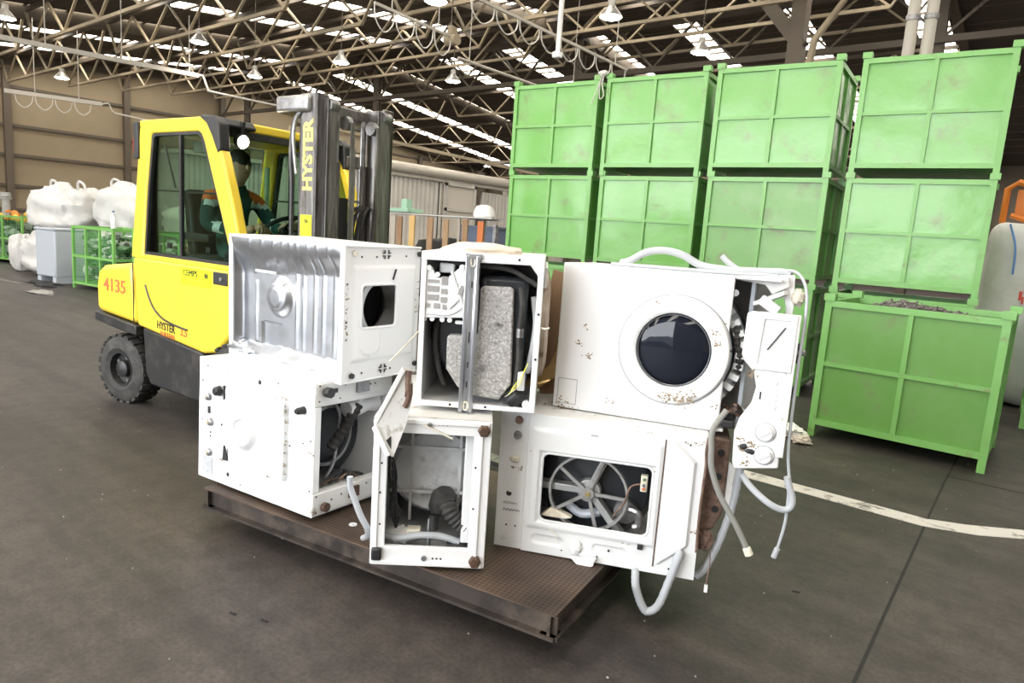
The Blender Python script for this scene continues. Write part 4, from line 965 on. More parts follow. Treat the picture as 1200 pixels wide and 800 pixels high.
# ================================================================== WASHING MACHINES (local: x right, y away, z up; origin front-bottom-left corner)
def machine(label, loc, ang): return thing('washing_machine', label, 'washing machine', loc, ang[0], 'scrapped washing machines', ang[1], ang[2])
def sheet(t, name, x0, x1, y0, y1, z0, z1, m=M_WHITE, bevel=.004): return MB().box(x0, x1, y0, y1, z0, z1).build(name, m, t, bevel=bevel)
def ys(u, w, d): return (u, d, w)                                     # relief on a face looking to -y
def smooth(a, b, x): t = max(0, min(1, (x - a) / (b - a))); return t * t * (3 - 2 * t)
def dot(t, x, z, r, y=-.0015, m=M_BLKPL, name='hole', d=.003): return MB().cyl((x, y + d, z), (x, y, z), r, n=14).build(name, m, t)
def dotx(t, X, y, z, w, h, m=M_BLKPL, name='slot'): return MB().box(X, X + .0022, y - w / 2, y + w / 2, z - h / 2, z + h / 2).build(name, m, t, smooth=0)
def rim(t, x0, x1, z0, z1, r, y, rad=.006, m=M_WHITE): return MB().tube([(a, y, b) for a, b in rrect(x0, x1, z0, z1, r)], rad, 8, 1, closed=True).build('hole_rim', m, t)
def foot(t, p, d, r=.02, l=.03, m=M_RUSTB):
    p, d = Vector(p), Vector(d); return MB().cyl(p, p + d * l * .4, r * .6, n=10).cyl(p + d * l * .35, p + d * l, r, n=8).build('foot', m, t)

# ---------------------------------------------------------------- 1: top left, galvanised base pan towards the camera
t = machine('white washing machine on its side at top left with dented silver pan facing out', (-3.275, 1.792, .846), (3.89, .36, .24)); X, Y, Z = .859, .482, .62
sheet(t, 'top_panel', 0, X, 0, Y, Z - .008, Z, M_WHITEC); sheet(t, 'bottom_panel', 0, X, 0, Y, 0, .008); sheet(t, 'side_panel', 0, .008, 0, Y, .008, Z - .008); sheet(t, 'back_panel', 0.008, X - .03, Y - .008, Y, .008, Z - .008)
def pan(x, z):
    fold = .43 + .055 * (x / X); e = .012 * noise.noise(Vector((x * 9, z * 9, 3)))
    d = .055
    if z > fold: d = .055 - .062 * smooth(fold - .01, .60, z)
    if z < .085: d = .055 - .05 * smooth(.085, .03, z) + e * .8
    if x < .05: d *= smooth(-.01, .05, x)
    if x > .80: d *= smooth(.85, .80, x)
    r = hypot(x - .345, (z - .335))
    if r < .10: d -= .034 * smooth(.10, .065, r) + .005 * smooth(.05, .045, r)
    if .19 < x < .36 and .075 < z < .205: d += .016 * min(smooth(.19, .20, x), smooth(.36, .35, x), smooth(.075, .085, z), smooth(.205, .195, z))
    for rx in (.47, .52, .60, .66, .74):
        if z > .09: d -= .006 * max(0, 1 - abs(x - rx - .06 * (z - .3) * (1 if z > fold else 0)) / .012)
    if z > fold:
        for rx in (.14, .24, .33, .40): d -= .005 * max(0, 1 - abs(x - rx - .25 * (z - fold)) / .012)
    if .09 < z < .40: d -= .008 * max(0, 1 - abs(x - .15) / .01)
    return d + e * .12
pm = MB().field(.012, X - .02, .012, Z - .012, 130, 92, pan, ys).build('base_pan', M_GALV, t)
MB().blob((.10, .0, .055), (.10, .022, .028), 10, 3, .5, 2).build('crumpled_foil', M_GALV, pm)
MB().ring(rect_like(0, X, 0, Z, 0), rect_like(.03, X - .03, .028, Z - .022, 0), 'y', -.004, .008).build('pan_flange', M_WHITEC, t, bevel=.003)
MB().box(.20, .36, .012, .018, .447, .459).build('pan_slot', M_WHITEC, t, smooth=0)
def side1(y, z):
    d = 0
    b = min(y - .045, .455 - y, z - .09, .535 - z)
    if b > 0: d += .008 * smooth(0, .018, b)
    r = .075
    if y < .22 and z < .25:
        a = hypot(y - .16, z - .19) if z < .19 else abs(y - .16)
        d += .004 * (1 if a < r - .004 else 0)
    return d
MB().field(0, Y, 0, Z, 80, 104, side1, lambda u, w, d: (X - .008 + d, u, w), lambda u, w: in_rrect(u, w, .098, .318, .246, .446, .022)).build('end_panel', M_WHITEC, t)
MB().tube([(X, a, b) for a, b in rrect(.098, .318, .246, .446, .022)], .007, 8, 1, closed=True).build('hole_rim', M_WHITEC, t)
MB().lathe((X - .07, .275, .33), (-1, 0, 0), [(.19, 0), (.19, .45), (.15, .5)], 40).build('drum', M_STEEL, t)
MB().lathe((X - .04, .275, .33), (-1, 0, 0), [(.125, .12), (.125, .0), (.15, .0), (.19, .04)], 40).build('drum_face', M_TUBG, t)
MB().box(.012, X - .25, .075, Y - .012, .02, Z - .02).build('inner_shell', M_BLKPL, t, smooth=0)
for z in (.582, .046):
    for dy in (-.012, .012):
        for dz in (-.012, .012):
            dotx(t, X - .003, .249 + dy, z + dz, .007, .016); dotx(t, X - .003, .249 + dy * 1.5, z + dz * .55, .014, .006)
MB().bar((X + .003, .288, .466), (X + .003, .306, .514), .004, .012, (1, 0, 0)).build('slot', M_BLKPL, t, smooth=0)
for (y, z) in ((.055, .583), (.465, .585), (.055, .035), (.462, .045)): foot(t, (X - .008, y, z), (1, 0, 0), .013, .016, M_CREAM if y < .1 and z > .5 else M_BLKPL)
for (y, z) in ((.10, .57), (.19, .57), (.38, .575), (.12, .04), (.30, .04), (.02, .45), (.02, .28)): dotx(t, X - .007 + .001, y, z, .008, .008)

M_STAIN = mat('brown_stain', (.23, .17, .10), .8, col2=(.40, .32, .22), scale=40)
def stain(par, pts, y, seed, axis='y'):
    rs = random.Random(seed); mb = MB()
    for (x, z, s, n) in pts:
        for k in range(n):
            a, b_ = x + rs.gauss(0, s), z + rs.gauss(0, s * .7); r = rs.uniform(.0015, .006); q = []
            for i in range(7): aa = 2 * pi * i / 7; rr = r * rs.uniform(.5, 1.3); q.append((a + rr * cos(aa), b_ + rr * sin(aa) * .8))
            mb.prism(q, axis, y - rs.uniform(.0006, .0012), y + .002)
    return tag(mb.build('mud_spatter', M_STAIN, par, smooth=0), kind='stuff')
stain(t, [(.02, .2 + .03 * k, .008, 4) for k in range(9)] + [(.47, .3 + .03 * k, .006, 2) for k in range(6)] + [(.15, .13, .012, 6), (.2, .47, .02, 5)], X - .008 + .0008, 31, 'x')
# ---------------------------------------------------------------- 2: bottom left, back panel towards the camera, open bottom to the right
t = machine('white washing machine on its side at bottom left with square pressed back panel', (-3.305, 1.643, .226), (5.81, -1.62, -1.08)); X, Y, Z = .86, .48, .618
sheet(t, 'top_panel', 0, X, 0, Y, Z - .008, Z, M_WHITEC); sheet(t, 'bottom_panel', 0, X, 0, Y, 0, .008); sheet(t, 'side_panel', 0, .008, 0, Y, .008, Z - .008); sheet(t, 'far_panel', 0.008, X, Y - .008, Y, .008, Z - .008, M_PLGREY)
def back2(x, z):
    d = .0 + .003 * noise.noise(Vector((x * 5, z * 5, 1)))
    b = min(x - .155, .72 - x, z - .075, .545 - z)
    if b > 0: d += .014 * smooth(0, .03, b)
    b = min(x - (.215 + .03 * (z < .2)), .668 - x, z - .118, .50 - z)
    if b > 0: d -= .022 * smooth(0, .014, b)
    r = hypot(x - .385, z - .312)
    if r < .105: d -= .030 * smooth(.105, .065, r) - (.010 if r < .055 else 0) * smooth(.06, .05, r)
    return d
MB().field(0, X, 0, Z, 140, 100, back2, ys).build('back_panel', M_WHITE, t)
MB().prism([(.206, .125), (.213, .20), (.246, .128)], 'y', -.005, .004).build('tear', M_BLKPL, t, smooth=0)
MB().prism([(.205, .50), (.213, .50), (.214, .44), (.208, .43)], 'y', -.006, .003).build('tear', M_BLKPL, t, smooth=0)
for (x, z, r) in ((.478, .559, .011), (.248, .059, .011), (.072, .58, .004), (.61, .575, .004), (.23, .575, .003), (.03, .5, .004), (.03, .3, .004), (.05, .04, .004), (.35, .03, .004), (.84, .35, .004), (.84, .12, .004), (.79, .33, .004), (.1, .225, .005), (.1, .245, .005), (.19, .30, .005), (.70, .30, .004)): dot(t, x, z, r, -.002)
def knob(t, x, z, r, l, m, y=0, name='knob'): return MB().lathe((x, y, z), (0, -1, 0), [(r * 1.1, 0), (r, l * .3), (r * .9, l * .8), (r * .6, l), (0, l)], 14).build(name, m, t)
knob(t, .166, .467, .024, .03, M_BLACK); knob(t, .787, .482, .017, .045, M_BLACK, name='bolt')
for (x, z) in ((.084, .425), (.103, .298), (.097, .141)):
    v = knob(t, x, z, .019, .018, M_STEEL, name='inlet_valve'); MB().cyl((x, -.016, z), (x, -.030, z), .010, n=12).build('valve_core', M_CREAM, v)
MB().box(.076, .096, -.003, .002, .34, .375).build('slot', M_BLKPL, t, smooth=0)
MB().box(.04, .12, -.003, .0005, .03, .115).build('rating_plate', mat('grey_label', (.42, .43, .46), .5, col2=(.55, .56, .58), scale=60), t, smooth=0)
MB().tube([(.66, -.012, .475), (.675, -.014, .36), (.668, -.012, .24), (.67, -.014, .13)], .004, 6, 4).build('torn_edge', M_WHITED, t)
stain(t, [(.66, .16 + .05 * k, .008, 6) for k in range(8)] + [(.60, .48, .015, 8), (.55, .13, .012, 8), (.84, .3, .01, 6), (.2, .12, .01, 5)], -.001, 33)
# open end
tb = MB().box(X - .05, X + .004, .0, Y, .505, Z - .006).build('cross_bar', M_WHITED, t, bevel=.006)
MB().box(X + .003, X + .006, .02, Y - .02, .52, .528).build('bar_fold', M_PLGREY, tb, smooth=0)
MB().box(X + .002, X + .020, .235, .31, .545, .595).build('bar_plate', M_STEEL, tb, smooth=0)
tb = MB().box(X - .05, X + .004, .0, Y, .006, .108).build('cross_bar', M_WHITED, t, bevel=.006)
MB().box(X + .002, X + .016, .215, .275, .04, .09).build('bar_plate', M_RUSTB, tb, smooth=0)
sheet(t, 'end_flange', X - .004, X + .002, 0, .036, .108, .505, M_WHITEC)
foot(t, (X, .05, .572), (1, 0, 0), .024, .045, M_BLACK); foot(t, (X, .062, .04), (1, 0, 0), .022, .03, M_RUSTB)
dotx(t, X + .004, .11, .57, .028, .02)
for (y, z) in ((.02, .60), (.02, .53), (.02, .095), (.02, .02), (.14, .53), (.17, .59), (.33, .575), (.36, .575), (.11, .06), (.17, .07), (.33, .085)): dotx(t, X + .0035, y, z, .008, .008, M_RUSTB)
MB().lathe((.30, .24, .31), (1, 0, 0), [(.02, 0), (.21, .0), (.225, .03), (.225, .36), (.19, .38), (.0, .38)], 40).build('tub', M_TUB, t)
MB().lathe((.69, .22, .31), (1, 0, 0), [(.135, 0), (.15, .0), (.15, .02), (.135, .02), (.135, 0)], 36).build('drive_pulley', M_STEEL, t)
MB().box(.45, .86, Y - .03, Y - .012, .06, .50).build('inner_panel', M_WHITEC, t, bevel=.008)
MB().tube([(.81, .31, .47), (.80, .27, .40), (.79, .22, .33), (.78, .17, .27)], .026, 10, 6, .12).build('sump_hose', M_RUBBER, t)
MB().lathe((.78, .34, .455), (0, 1, .1), [(0, -.08), (.04, -.08), (.05, -.02), (.04, .05), (.055, .10), (0, .10)], 18).build('pump_housing', M_PLGREY, t)
MB().cyl((.80, .31, .45), (.80, .33, .52), .024, n=12).build('pump_neck', M_PLGREY, t)
MB().tube([(.83, .10, .06 + .10), (.80, .17, .20), (.78, .21, .30), (.76, .24, .42), (.74, .20, .5)], .008, 6, 5).build('wire', M_STEEL, t)
MB().blob((.78, .16, .14), (.04, .09, .03), 10, 4, .4, 2).build('motor_debris', M_BLKPL, t)
for k in range(4): MB().tube([(.82, .08 + .05 * k, .12), (.84, .12 + .04 * k, .145), (.80, .19 + .04 * k, .13), (.82, .26 + .03 * k, .115)], .005, 6, 4).build('wire', (M_RUSTB, M_BLKPL, M_BRCONC, M_BLKPL)[k], t)

# ---------------------------------------------------------------- 3: bottom centre, underside towards us
t = machine('white washing machine at bottom centre showing its open underside with black elbow hose', (-1.971, 1.668, .227), (41.09, -.48, -.21)); X, Y, Z = .456, .82, .606
sheet(t, 'top_panel', 0, X, 0, Y, Z - .008, Z, M_WHITED); sheet(t, 'bottom_panel', 0, X, 0, Y, 0, .008); sheet(t, 'side_panel', 0, .008, 0, Y, .008, Z - .008); sheet(t, 'side_panel', X - .008, X, 0, Y, .008, Z - .008, M_WHITED); sheet(t, 'far_panel', .008, X - .008, Y - .008, Y, .008, Z - .008)
fr = MB().ring(rect_like(0, X, 0, Z, 0), rect_like(.056, X - .068, .078, Z - .062, 0), 'y', -.002, .022).build('base_frame', M_WHITEC, t, bevel=.004)
MB().box(0.01, X - .01, -.010, 0, Z - .022, Z - .004).build('frame_fold', M_WHITEC, fr, bevel=.003); MB().box(.01, X - .01, -.012, 0, .004, .022).build('frame_fold', M_WHITEC, fr, bevel=.003)
MB().box(.016, .026, -.008, 0, .05, Z - .05).build('frame_fold', M_WHITEC, fr, smooth=0); MB().box(X - .045, X - .034, -.010, 0, .05, Z - .05).build('frame_fold', M_WHITEC, fr, smooth=0)
for (x, z, mm) in ((.425, .572, M_RUSTB), (.418, .032, M_RUSTB)):
    MB().lathe((x, -.002, z), (0, -1, 0), [(.025, 0), (.025, .016), (.017, .020), (0, .020)], 6).build('foot', mm, t, smooth=0)
MB().box(.008, .048, -.022, 0, .022, .075).build('foot', M_BLACK, t, bevel=.008)
for z in (.585, .035):
    MB().lathe((.215, -.002, z), (0, -1, 0), [(.012, 0), (.010, .008), (0, .008)], 8).build('bolt', M_STEEL, t)
    for k in range(3): dot(t, .25 + .016 * k, z, .004, -.004)
for (x, z) in ((.035, .42), (.033, .30), (.40, .42), (.40, .25), (.036, .17)): dot(t, x, z, .004, -.004)
MB().lathe((.235, .42, .33), (0, -1, 0), [(.20, -.35), (.20, .18), (.17, .23), (.0, .235)], 40).build('tub', M_TUBG, t)
for z in (.24, .43): MB().box(.05, .38, .165, .178, z, z + .012).build('tub_rib', M_TUBG, t, smooth=0)
for x in (.13, .33): MB().box(x, x + .01, .165, .178, .12, .54).build('tub_rib', M_TUBG, t, smooth=0)
MB().box(.355, .44, .05, .30, .08, .55).build('inner_panel', M_PLGREY, t, bevel=.006)
MB().lathe((.275, .15, .225), (.25, -.55, .8), [(0, -.06), (.05, -.06), (.056, 0), (.045, .03), (.0, .035)], 20).build('hose_bulb', M_RUBBER, t)
MB().tube([(.29, .11, .235), (.305, .09, .20), (.335, .085, .165), (.37, .085, .14), (.40, .09, .12)], .034, 12, 5, .11).build('elbow_hose', M_RUBBER, t)
MB().tube([(.03, .09, .085), (.10, .07, .082), (.19, .07, .098), (.28, .08, .092), (.35, .085, .068)], .014, 10, 6).build('grey_hose', M_HOSE, t)
MB().cyl((.225, .12, .15), (.222, .10, .012), .010, n=10).build('strut', M_STEEL, t); MB().cyl((.24, .11, .17), (.24, .105, .11), .018, n=12).build('strut_clip', M_BLKPL, t)
MB().lathe((.30, .09, .035), (1, 0, 0), [(0, 0), (.03, 0), (.03, .03), (.036, .03), (.036, .08), (0, .08)], 16).build('drain_pump', M_BLKPL, t)
MB().blob((.10, .13, .07), (.05, .05, .035), 10, 2, .5, 2).build('debris', M_WHITED, t); MB().box(.13, .19, .09, .14, .08, .11).build('debris_block', M_CREAM, t, bevel=.006)
for k in range(5): MB().tube([(.065, .06 + .01 * k, .44 - .04 * k), (.085, .08, .33 - .03 * k), (.07 + .01 * k, .07, .2), (.09, .08, .12)], .004, 6, 4).build('wire', M_BLKPL, t)
MB().bar((.15, -.005, .60), (.305, -.012, .535), .006, .006).build('loose_rod', M_CREAM, t)
# bent kick plate sticking up at the left corner
kp = MB().add([(.006, -.055, .60), (.105, -.045, .815), (.135, -.03, .80), (.145, -.035, .70), (.128, -.04, .60), (.085, -.06, .468), (.062, -.065, .478), (.010, -.062, .575)],
              [(0, 1, 2, 3, 4, 7), (7, 4, 5, 6)]).build('kick_plate', M_WHITED, t, smooth=0)
so = kp.modifiers.new('thick', 'SOLIDIFY'); so.thickness = .012
MB().bar((.012, -.070, .585), (.070, -.075, .475), .02, .022).build('plate_lip', M_WHITEC, kp, bevel=.003)
MB().bar((.015, -.068, .60), (.110, -.06, .805), .014, .018).build('plate_lip', M_WHITEC, kp, bevel=.003)
MB().prism([(.118, .70), (.146, .705), (.144, .75), (.122, .745)], 'y', -.055, -.03).build('plate_bracket', M_RUSTB, kp, smooth=0)
MB().tube([(.13, -.05, .80), (.128, -.052, .75), (.134, -.05, .70), (.12, -.052, .66)], .012, 6, 4).build('dirt_crust', M_BRCONC, kp)
MB().prism([(.05, .525), (.075, .55), (.078, .50), (.062, .49)], 'y', -.0705, -.055).build('plate_hole', M_BLKPL, kp, smooth=0)

# ---------------------------------------------------------------- 4: top centre, open top with concrete weight
t = machine('white washing machine at top centre, opened, with speckled concrete weight and steel crossbar', (-1.956, 1.864, .852), (35.95, 0, -.33)); X, Y, Z = .483, .72, .619
sheet(t, 'top_panel', 0, X, 0, Y, Z - .012, Z, M_WHITEC); sheet(t, 'bottom_panel', 0, X, 0, Y, 0, .012, M_WHITEC); sheet(t, 'side_panel', 0, .012, 0, Y, .012, Z - .012, M_WHITE); sheet(t, 'side_panel', X - .014, X, 0, Y, .012, Z - .012, M_WHITED); sheet(t, 'far_panel', .012, X - .012, Y - .012, Y, .012, Z - .012)
MB().ring(rect_like(0, X, 0, Z, 0), [(X - .024, Z - .03), (.022, Z - .034), (.022, .024), (X - .024, .018)], 'y', -.003, .01).build('rim_frame', M_WHITEC, t, bevel=.003)
MB().prism([(X - .024, Z - .03), (X - .055, Z - .03), (X - .024, Z - .07)], 'y', -.002, .008).build('corner_gusset', M_WHITEC, t, smooth=0)
for (x, z) in ((X - .012, .40), (X - .012, .22), (.20, Z - .014), (X - .10, Z - .012), (.14, .012), (X - .2, .012)): dot(t, x, z, .005, -.005)
MB().prism([(X - .09, Z - .012), (X - .005, Z - .012), (X - .005, Z - .0)], 'y', -.004, 0).build('rim_tab', M_WHITEC, t, smooth=0)
MB().lathe((.245, .10, .29), (0, 1, 0), [(.0, -.005), (.195, .0), (.215, .03), (.22, .08), (.22, .45), (.18, .5)], 48).build('tub', M_TUB, t)
MB().box(.235, .425, .055, .30, .10, .535).build('tub_box', M_TUB, t, bevel=.02)
cw = MB().prism([(.234, .484), (.246, .495), (.355, .497), (.368, .486), (.38, .105), (.334, .036), (.228, .047), (.161, .08), (.112, .151), (.110, .280), (.12, .290), (.22, .290), (.234, .30)], 'y', .03, .095).build('concrete_weight', M_CONC, t, bevel=.008)
for (x, z) in ((.30, .353), (.248, .179)):
    MB().lathe((x, .029, z), (0, 1, 0), [(.030, -.001), (.024, .012), (.012, .02), (0, .02)], 18).build('weight_recess', mat('dark_concrete', (.16, .155, .15), .9), cw); MB().cyl((x + .006, .012, z - .006), (x + .006, .04, z - .006), .008, n=8).build('bolt', M_STEEL, cw)
bar = MB().prism([(.174, -.004), (.176, -.016), (.190, -.016), (.194, -.006), (.214, -.006), (.218, -.016), (.230, -.016), (.233, -.004)], 'z', -.012, .612).build('crossbar', M_GALV, t, bevel=.002)
for z in (.588, .012):
    MB().tube([(a, -.008, b) for a, b in rrect(.196, .212, z - .016, z + .016, .007)], .004, 6, 1, closed=True).build('bar_slot', M_CREAM, bar)
for z in (.50, .30, .28, .10, .18): MB().box(.201, .206, -.0075, -.005, z - .012, z + .012).build('bar_hole', M_BLKPL, bar, smooth=0)
MB().box(.17, .238, -.014, .006, .60, .622).build('bar_end', M_GALV, bar, bevel=.003)
lat = MB()                                   # detergent box top: white lattice
lat.prism([(.012, .355), (.012, .555), (.04, .56), (.06, .52), (.10, .515), (.165, .575), (.178, .57), (.178, .365)], 'y', .006, .03)
lat.build('detergent_box', M_PLGREY, t, bevel=.003)
d0 = t.children[-1]
for (x, z, w, h) in ((.028, .497, .045, .012), (.082, .49, .024, .034), (.028, .462, .045, .022), (.082, .455, .024, .02), (.028, .428, .045, .022), (.082, .42, .024, .022), (.022, .398, .018, .016), (.055, .396, .024, .02), (.09, .394, .016, .018)):
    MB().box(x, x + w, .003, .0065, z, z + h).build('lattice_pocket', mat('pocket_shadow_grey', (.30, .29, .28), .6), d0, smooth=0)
MB().tube([(.03, .002, .375), (.10, .002, .373), (.14, .002, .385), (.165, .002, .405)], .003, 6, 5).build('lattice_rib', M_WHITEC, d0)
MB().bar((.115, .002, .40), (.16, .002, .45), .006, .010).build('lattice_rib', M_WHITEC, d0, smooth=0); MB().bar((.12, .002, .545), (.175, .002, .40), .004, .008).build('lattice_rib', M_WHITEC, d0, smooth=0)
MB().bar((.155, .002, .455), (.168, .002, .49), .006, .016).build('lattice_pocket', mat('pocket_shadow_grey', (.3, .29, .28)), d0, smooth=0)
for x in (.02, .05, .09, .12): MB().cyl((x, .01, .352), (x, .02, .352), .010, n=10).build('lattice_lug', M_WHITEC, d0)
for (x, z) in ((.03, .555), (.065, .53), (.16, .565)): MB().cyl((x, .0, z), (x, .02, z), .010, n=10).build('lattice_lug', M_WHITEC, d0)
MB().box(.065, .125, .05, .10, .535, .575).build('valve_block', M_PLGREY, t, bevel=.006)
MB().box(.14, .19, .02, .04, .335, .35).build('white_tab', M_WHITEC, t, bevel=.006)
MB().tube([(.06, .09, .34), (.055, .08, .25), (.075, .08, .14), (.10, .09, .07)], .010, 10, 5).build('tub_hose', M_RUBBER, t)
MB().tube([(.395, .035, .50), (.405, .03, .42), (.40, .03, .32), (.405, .035, .20), (.395, .04, .08)], .012, 8, 5).build('rubber_hose', M_RUBBER, t); MB().cyl((.402, .03, .30), (.402, .03, .335), .015, n=10).build('hose_clip', M_STEEL, t)
MB().tube([(.10, .06, .578), (.22, .06, .572), (.34, .06, .565), (.42, .05, .53), (.455, .05, .51)], .010, 8, 5).build('rubber_hose', M_RUBBER, t)
MB().tube([(.445, .08, .46), (.462, .06, .36), (.455, .06, .25), (.44, .08, .15)], .012, 8, 5).build('door_seal', M_TUBG, t)
MB().blob((.40, .04, .05), (.045, .03, .035), 8, 6, .5, 3).build('wire_block', M_BLKPL, t); MB().box(.405, .435, .012, .05, .085, .16).build('terminal_block', M_PLGREY, t, bevel=.004); MB().cyl((.445, .01, .03), (.445, .04, .03), .016, n=10).build('terminal_block', M_PLGREY, t)
for k in range(4): MB().tube([(.36 + .006 * k, .02, .055 + .004 * k), (.39, .0, .085 + .006 * k), (.42, .0, .115 + .01 * k), (.425 + .006 * k, .01, .165 + .012 * k)], .0014, 6, 5).build('wire', M_SIGNY if k % 2 else M_CREAM, t)
# front of this machine (looks to the right): dirty door boss and bits of torn fascia
MB().lathe((X, .30, .33), (1, 0, 0), [(.235, -.002), (.23, .018), (.17, .032), (.15, .02), (0, .015)], 36).build('door', mat('brown_stained_enamel', (.38, .30, .23), .6, col2=(.55, .48, .40), scale=7, dirt=((.16, .10, .06), 8, .5, .62)), t)
MB().box(X, X + .012, .04, .62, .50, .585).build('fascia', M_WHITED, t, bevel=.004)
MB().bar((X, .06, .11), (X + .05, .03, .135), .010, .008).build('wood_splinter', M_WOODS[2], t, smooth=0)
MB().tube([(X - .0, .02, .345), (X + .02, .0, .345), (X + .035, .0, .35)], .004, 6, 3).build('wire', M_CREAM, t)
MB().tube([(-.0, -.003, .30), (-.04, -.02, .25), (-.10, -.05, .18)], .003, 6, 4).build('wire', M_CREAM, t)
MB().blob((.20, .35, Z + .006), (.17, .2, .035), 12, 3, .3, 2).build('foam_lump', mat('beige_foam', (.70, .62, .52), .8), t)

# ---------------------------------------------------------------- 5: top right, front loader on its side
t = machine('white front-loading washing machine at top right with round door and torn-off control panel', (-1.65, 2.39, .831), (17.82, -.9, -.09)); X, Y, Z = .698, .5, .626
sheet(t, 'front_panel', 0, X, 0, .012, 0, Z, M_WHITEC, .008)
sheet(t, 'side_panel', 0, X + .17, .012, Y, Z - .012, Z, M_WHITEC); sheet(t, 'side_panel', 0, X + .02, .012, Y, 0, .012, M_WHITEC); sheet(t, 'bottom_panel', 0, .012, .012, Y, .012, Z - .012); sheet(t, 'far_panel', .012, X + .15, Y - .012, Y, .012, Z - .012, M_PLGREY)
cx, cz = .492, .309
MB().lathe((cx, 0, cz), (0, -1, 0), [(.222, -.002), (.222, .010), (.215, .020), (.195, .026), (.165, .026), (.152, .018), (.148, .004), (.148, -.02)], 72).build('door_ring', M_WHITEC, t)
MB().lathe((cx, 0, cz), (0, -1, 0), [(.2235, -.001), (.2265, .001), (.2235, .003)], 72).build('door_gap', mat('pale_shadow_gap', (.30, .32, .36), .5), t)
dg_ = MB().lathe((cx, 0, cz), (0, -1, 0), [(.149, .006), (.14, .014), (.11, .020), (.06, .024), (0, .026)], 56).build('door_glass', M_DGLASS, t)
MB().lathe((cx, .001, cz), (0, 1, 0), [(.149, -.002), (.140, .0), (.12, .04), (.10, .09), (0, .10)], 48).build('door_bowl', mat('drum_steel', (.10, .11, .14), .22, .8, col2=(.03, .032, .04), scale=60), t)
MB().lathe((cx, -.004, cz), (0, -1, 0), [(.148, 0), (.144, .010), (.138, .006), (.138, 0)], 56).build('glass_bezel', mat('bezel_grey', (.22, .23, .26), .25, .4), t)
for a in (35, 155, 275): MB().blob((cx + .09 * cos(R(a)), .012, cz + .09 * sin(R(a))), (.02, .006, .02), 8, 1, 0).build('drum_paddle', mat('paddle_grey', (.35, .36, .40), .25), t)
MB().box(cx + .218, cx + .226, -.014, 0, cz + .02, cz + .03).build('door_handle_notch', M_BLKPL, t, smooth=0)
fl = MB(); fl.box(.018, .104, -.0012, 0, .128, .131).box(.018, .0205, -.0012, 0, .02, .131).box(.1015, .104, -.0012, 0, .02, .131).box(.018, .104, -.0012, 0, .02, .0225)
fl.build('filter_flap_gap', MATS['pale_shadow_gap'], t, smooth=0)
stain(t, [(.09, .29, .012, 12), (.14, .24, .012, 14), (.05, .02, .03, 40), (.66, .44, .012, 10), (.25, .06, .01, 6), (.12, .36, .01, 5), (.67, .10, .01, 8)], 0, 2)
stain(t, [(.52, .120, .028, 60), (.58, .130, .018, 34), (.47, .115, .012, 12), (.66, .36, .010, 16), (.645, .40, .010, 10), (.41, .50, .008, 6)], -.026, 5)
# interior right of the front panel
MB().lathe((cx + .0, .16, cz), (0, 1, 0), [(.255, 0), (.27, .02), (.27, .30), (.2, .32)], 56).build('tub', M_PLGREY, t)
MB().lathe((cx + .0, .06, cz), (0, 1, 0), [(.235, 0), (.262, .02), (.255, .04), (.272, .06), (.262, .08), (.275, .10)], 56).build('door_bellows', M_HOSE, t)
rbm = MB().box(.235, .275, .05, .17, -.012, .012).mesh('tub_rib', M_PLGREY, 0)
for k in range(14): link('tub_rib', rbm, t, loc=(cx, 0, cz), rot=(0, R(-70 + 10 * k), 0))
MB().tube([(X + .025, .06, .43), (X + .03, .055, .37), (X + .05, .06, .30), (X + .045, .06, .24)], .014, 8, 6, .18).build('coil_hose', M_RUBBER, t)
MB().box(X - .02, X + .13, .09, Y - .05, .012, .02).build('base_tray', M_PLGREY, t, smooth=0)
MB().box(X + .06, X + .075, .1, Y - .03, .02, Z - .02).build('inner_wall', mat('blue_grey_sheet', (.46, .50, .56), .5), t, smooth=0)
for k in range(7): MB().tube([(X - .0, .03 + .008 * k, .055 + .008 * k), (X + .03, .02 + .01 * k, .085 - .01 * (k % 3)), (X + .06, .03, .08 + .006 * k), (X + .09, .04 + .01 * k, .06)], .007, 6, 4).build('wire', M_BLKPL if k % 3 else M_RUSTB, t)
MB().box(X + .01, X + .06, .01, .05, .02, .05).build('terminal_block', M_BLKPL, t, bevel=.005)
MB().cyl((X + .005, .03, .56), (X + .005, .015, .56), .014, n=10).build('bolt', M_STEEL, t)
# torn upper corner: bent white strips
MB().prism([(X - .01, .626), (X + .19, .640), (X + .20, .60), (X + .14, .565), (X + .11, .60), (X - .01, .612)], 'y', .06, .075).build('torn_strip', M_WHITED, t, bevel=.003)
MB().bar((X + .08, .10, .52), (X + .19, .06, .575), .05, .018).build('bracket', M_PLGREY, t, bevel=.004)
MB().bar((X + .10, .06, .545), (X + .17, .05, .50), .03, .04).build('bracket', M_WHITEC, t, bevel=.004)
MB().prism([(X + .155, .64), (X + .215, .645), (X + .225, .52), (X + .215, .30), (X + .20, .28), (X + .195, .52)], 'y', .10, .12).build('torn_strip', M_WHITEC, t, bevel=.003)
MB().blob((X + .235, .10, .56), (.025, .03, .035), 8, 3, .4, 2).build('switch', M_CREAM, t); MB().box(X + .235, X + .27, .10, .15, .30, .38).build('switch', M_BLACK, t, bevel=.006); MB().cyl((X + .25, .11, .345), (X + .29, .10, .345), .012, n=8).build('switch_pin', M_STEEL, t)
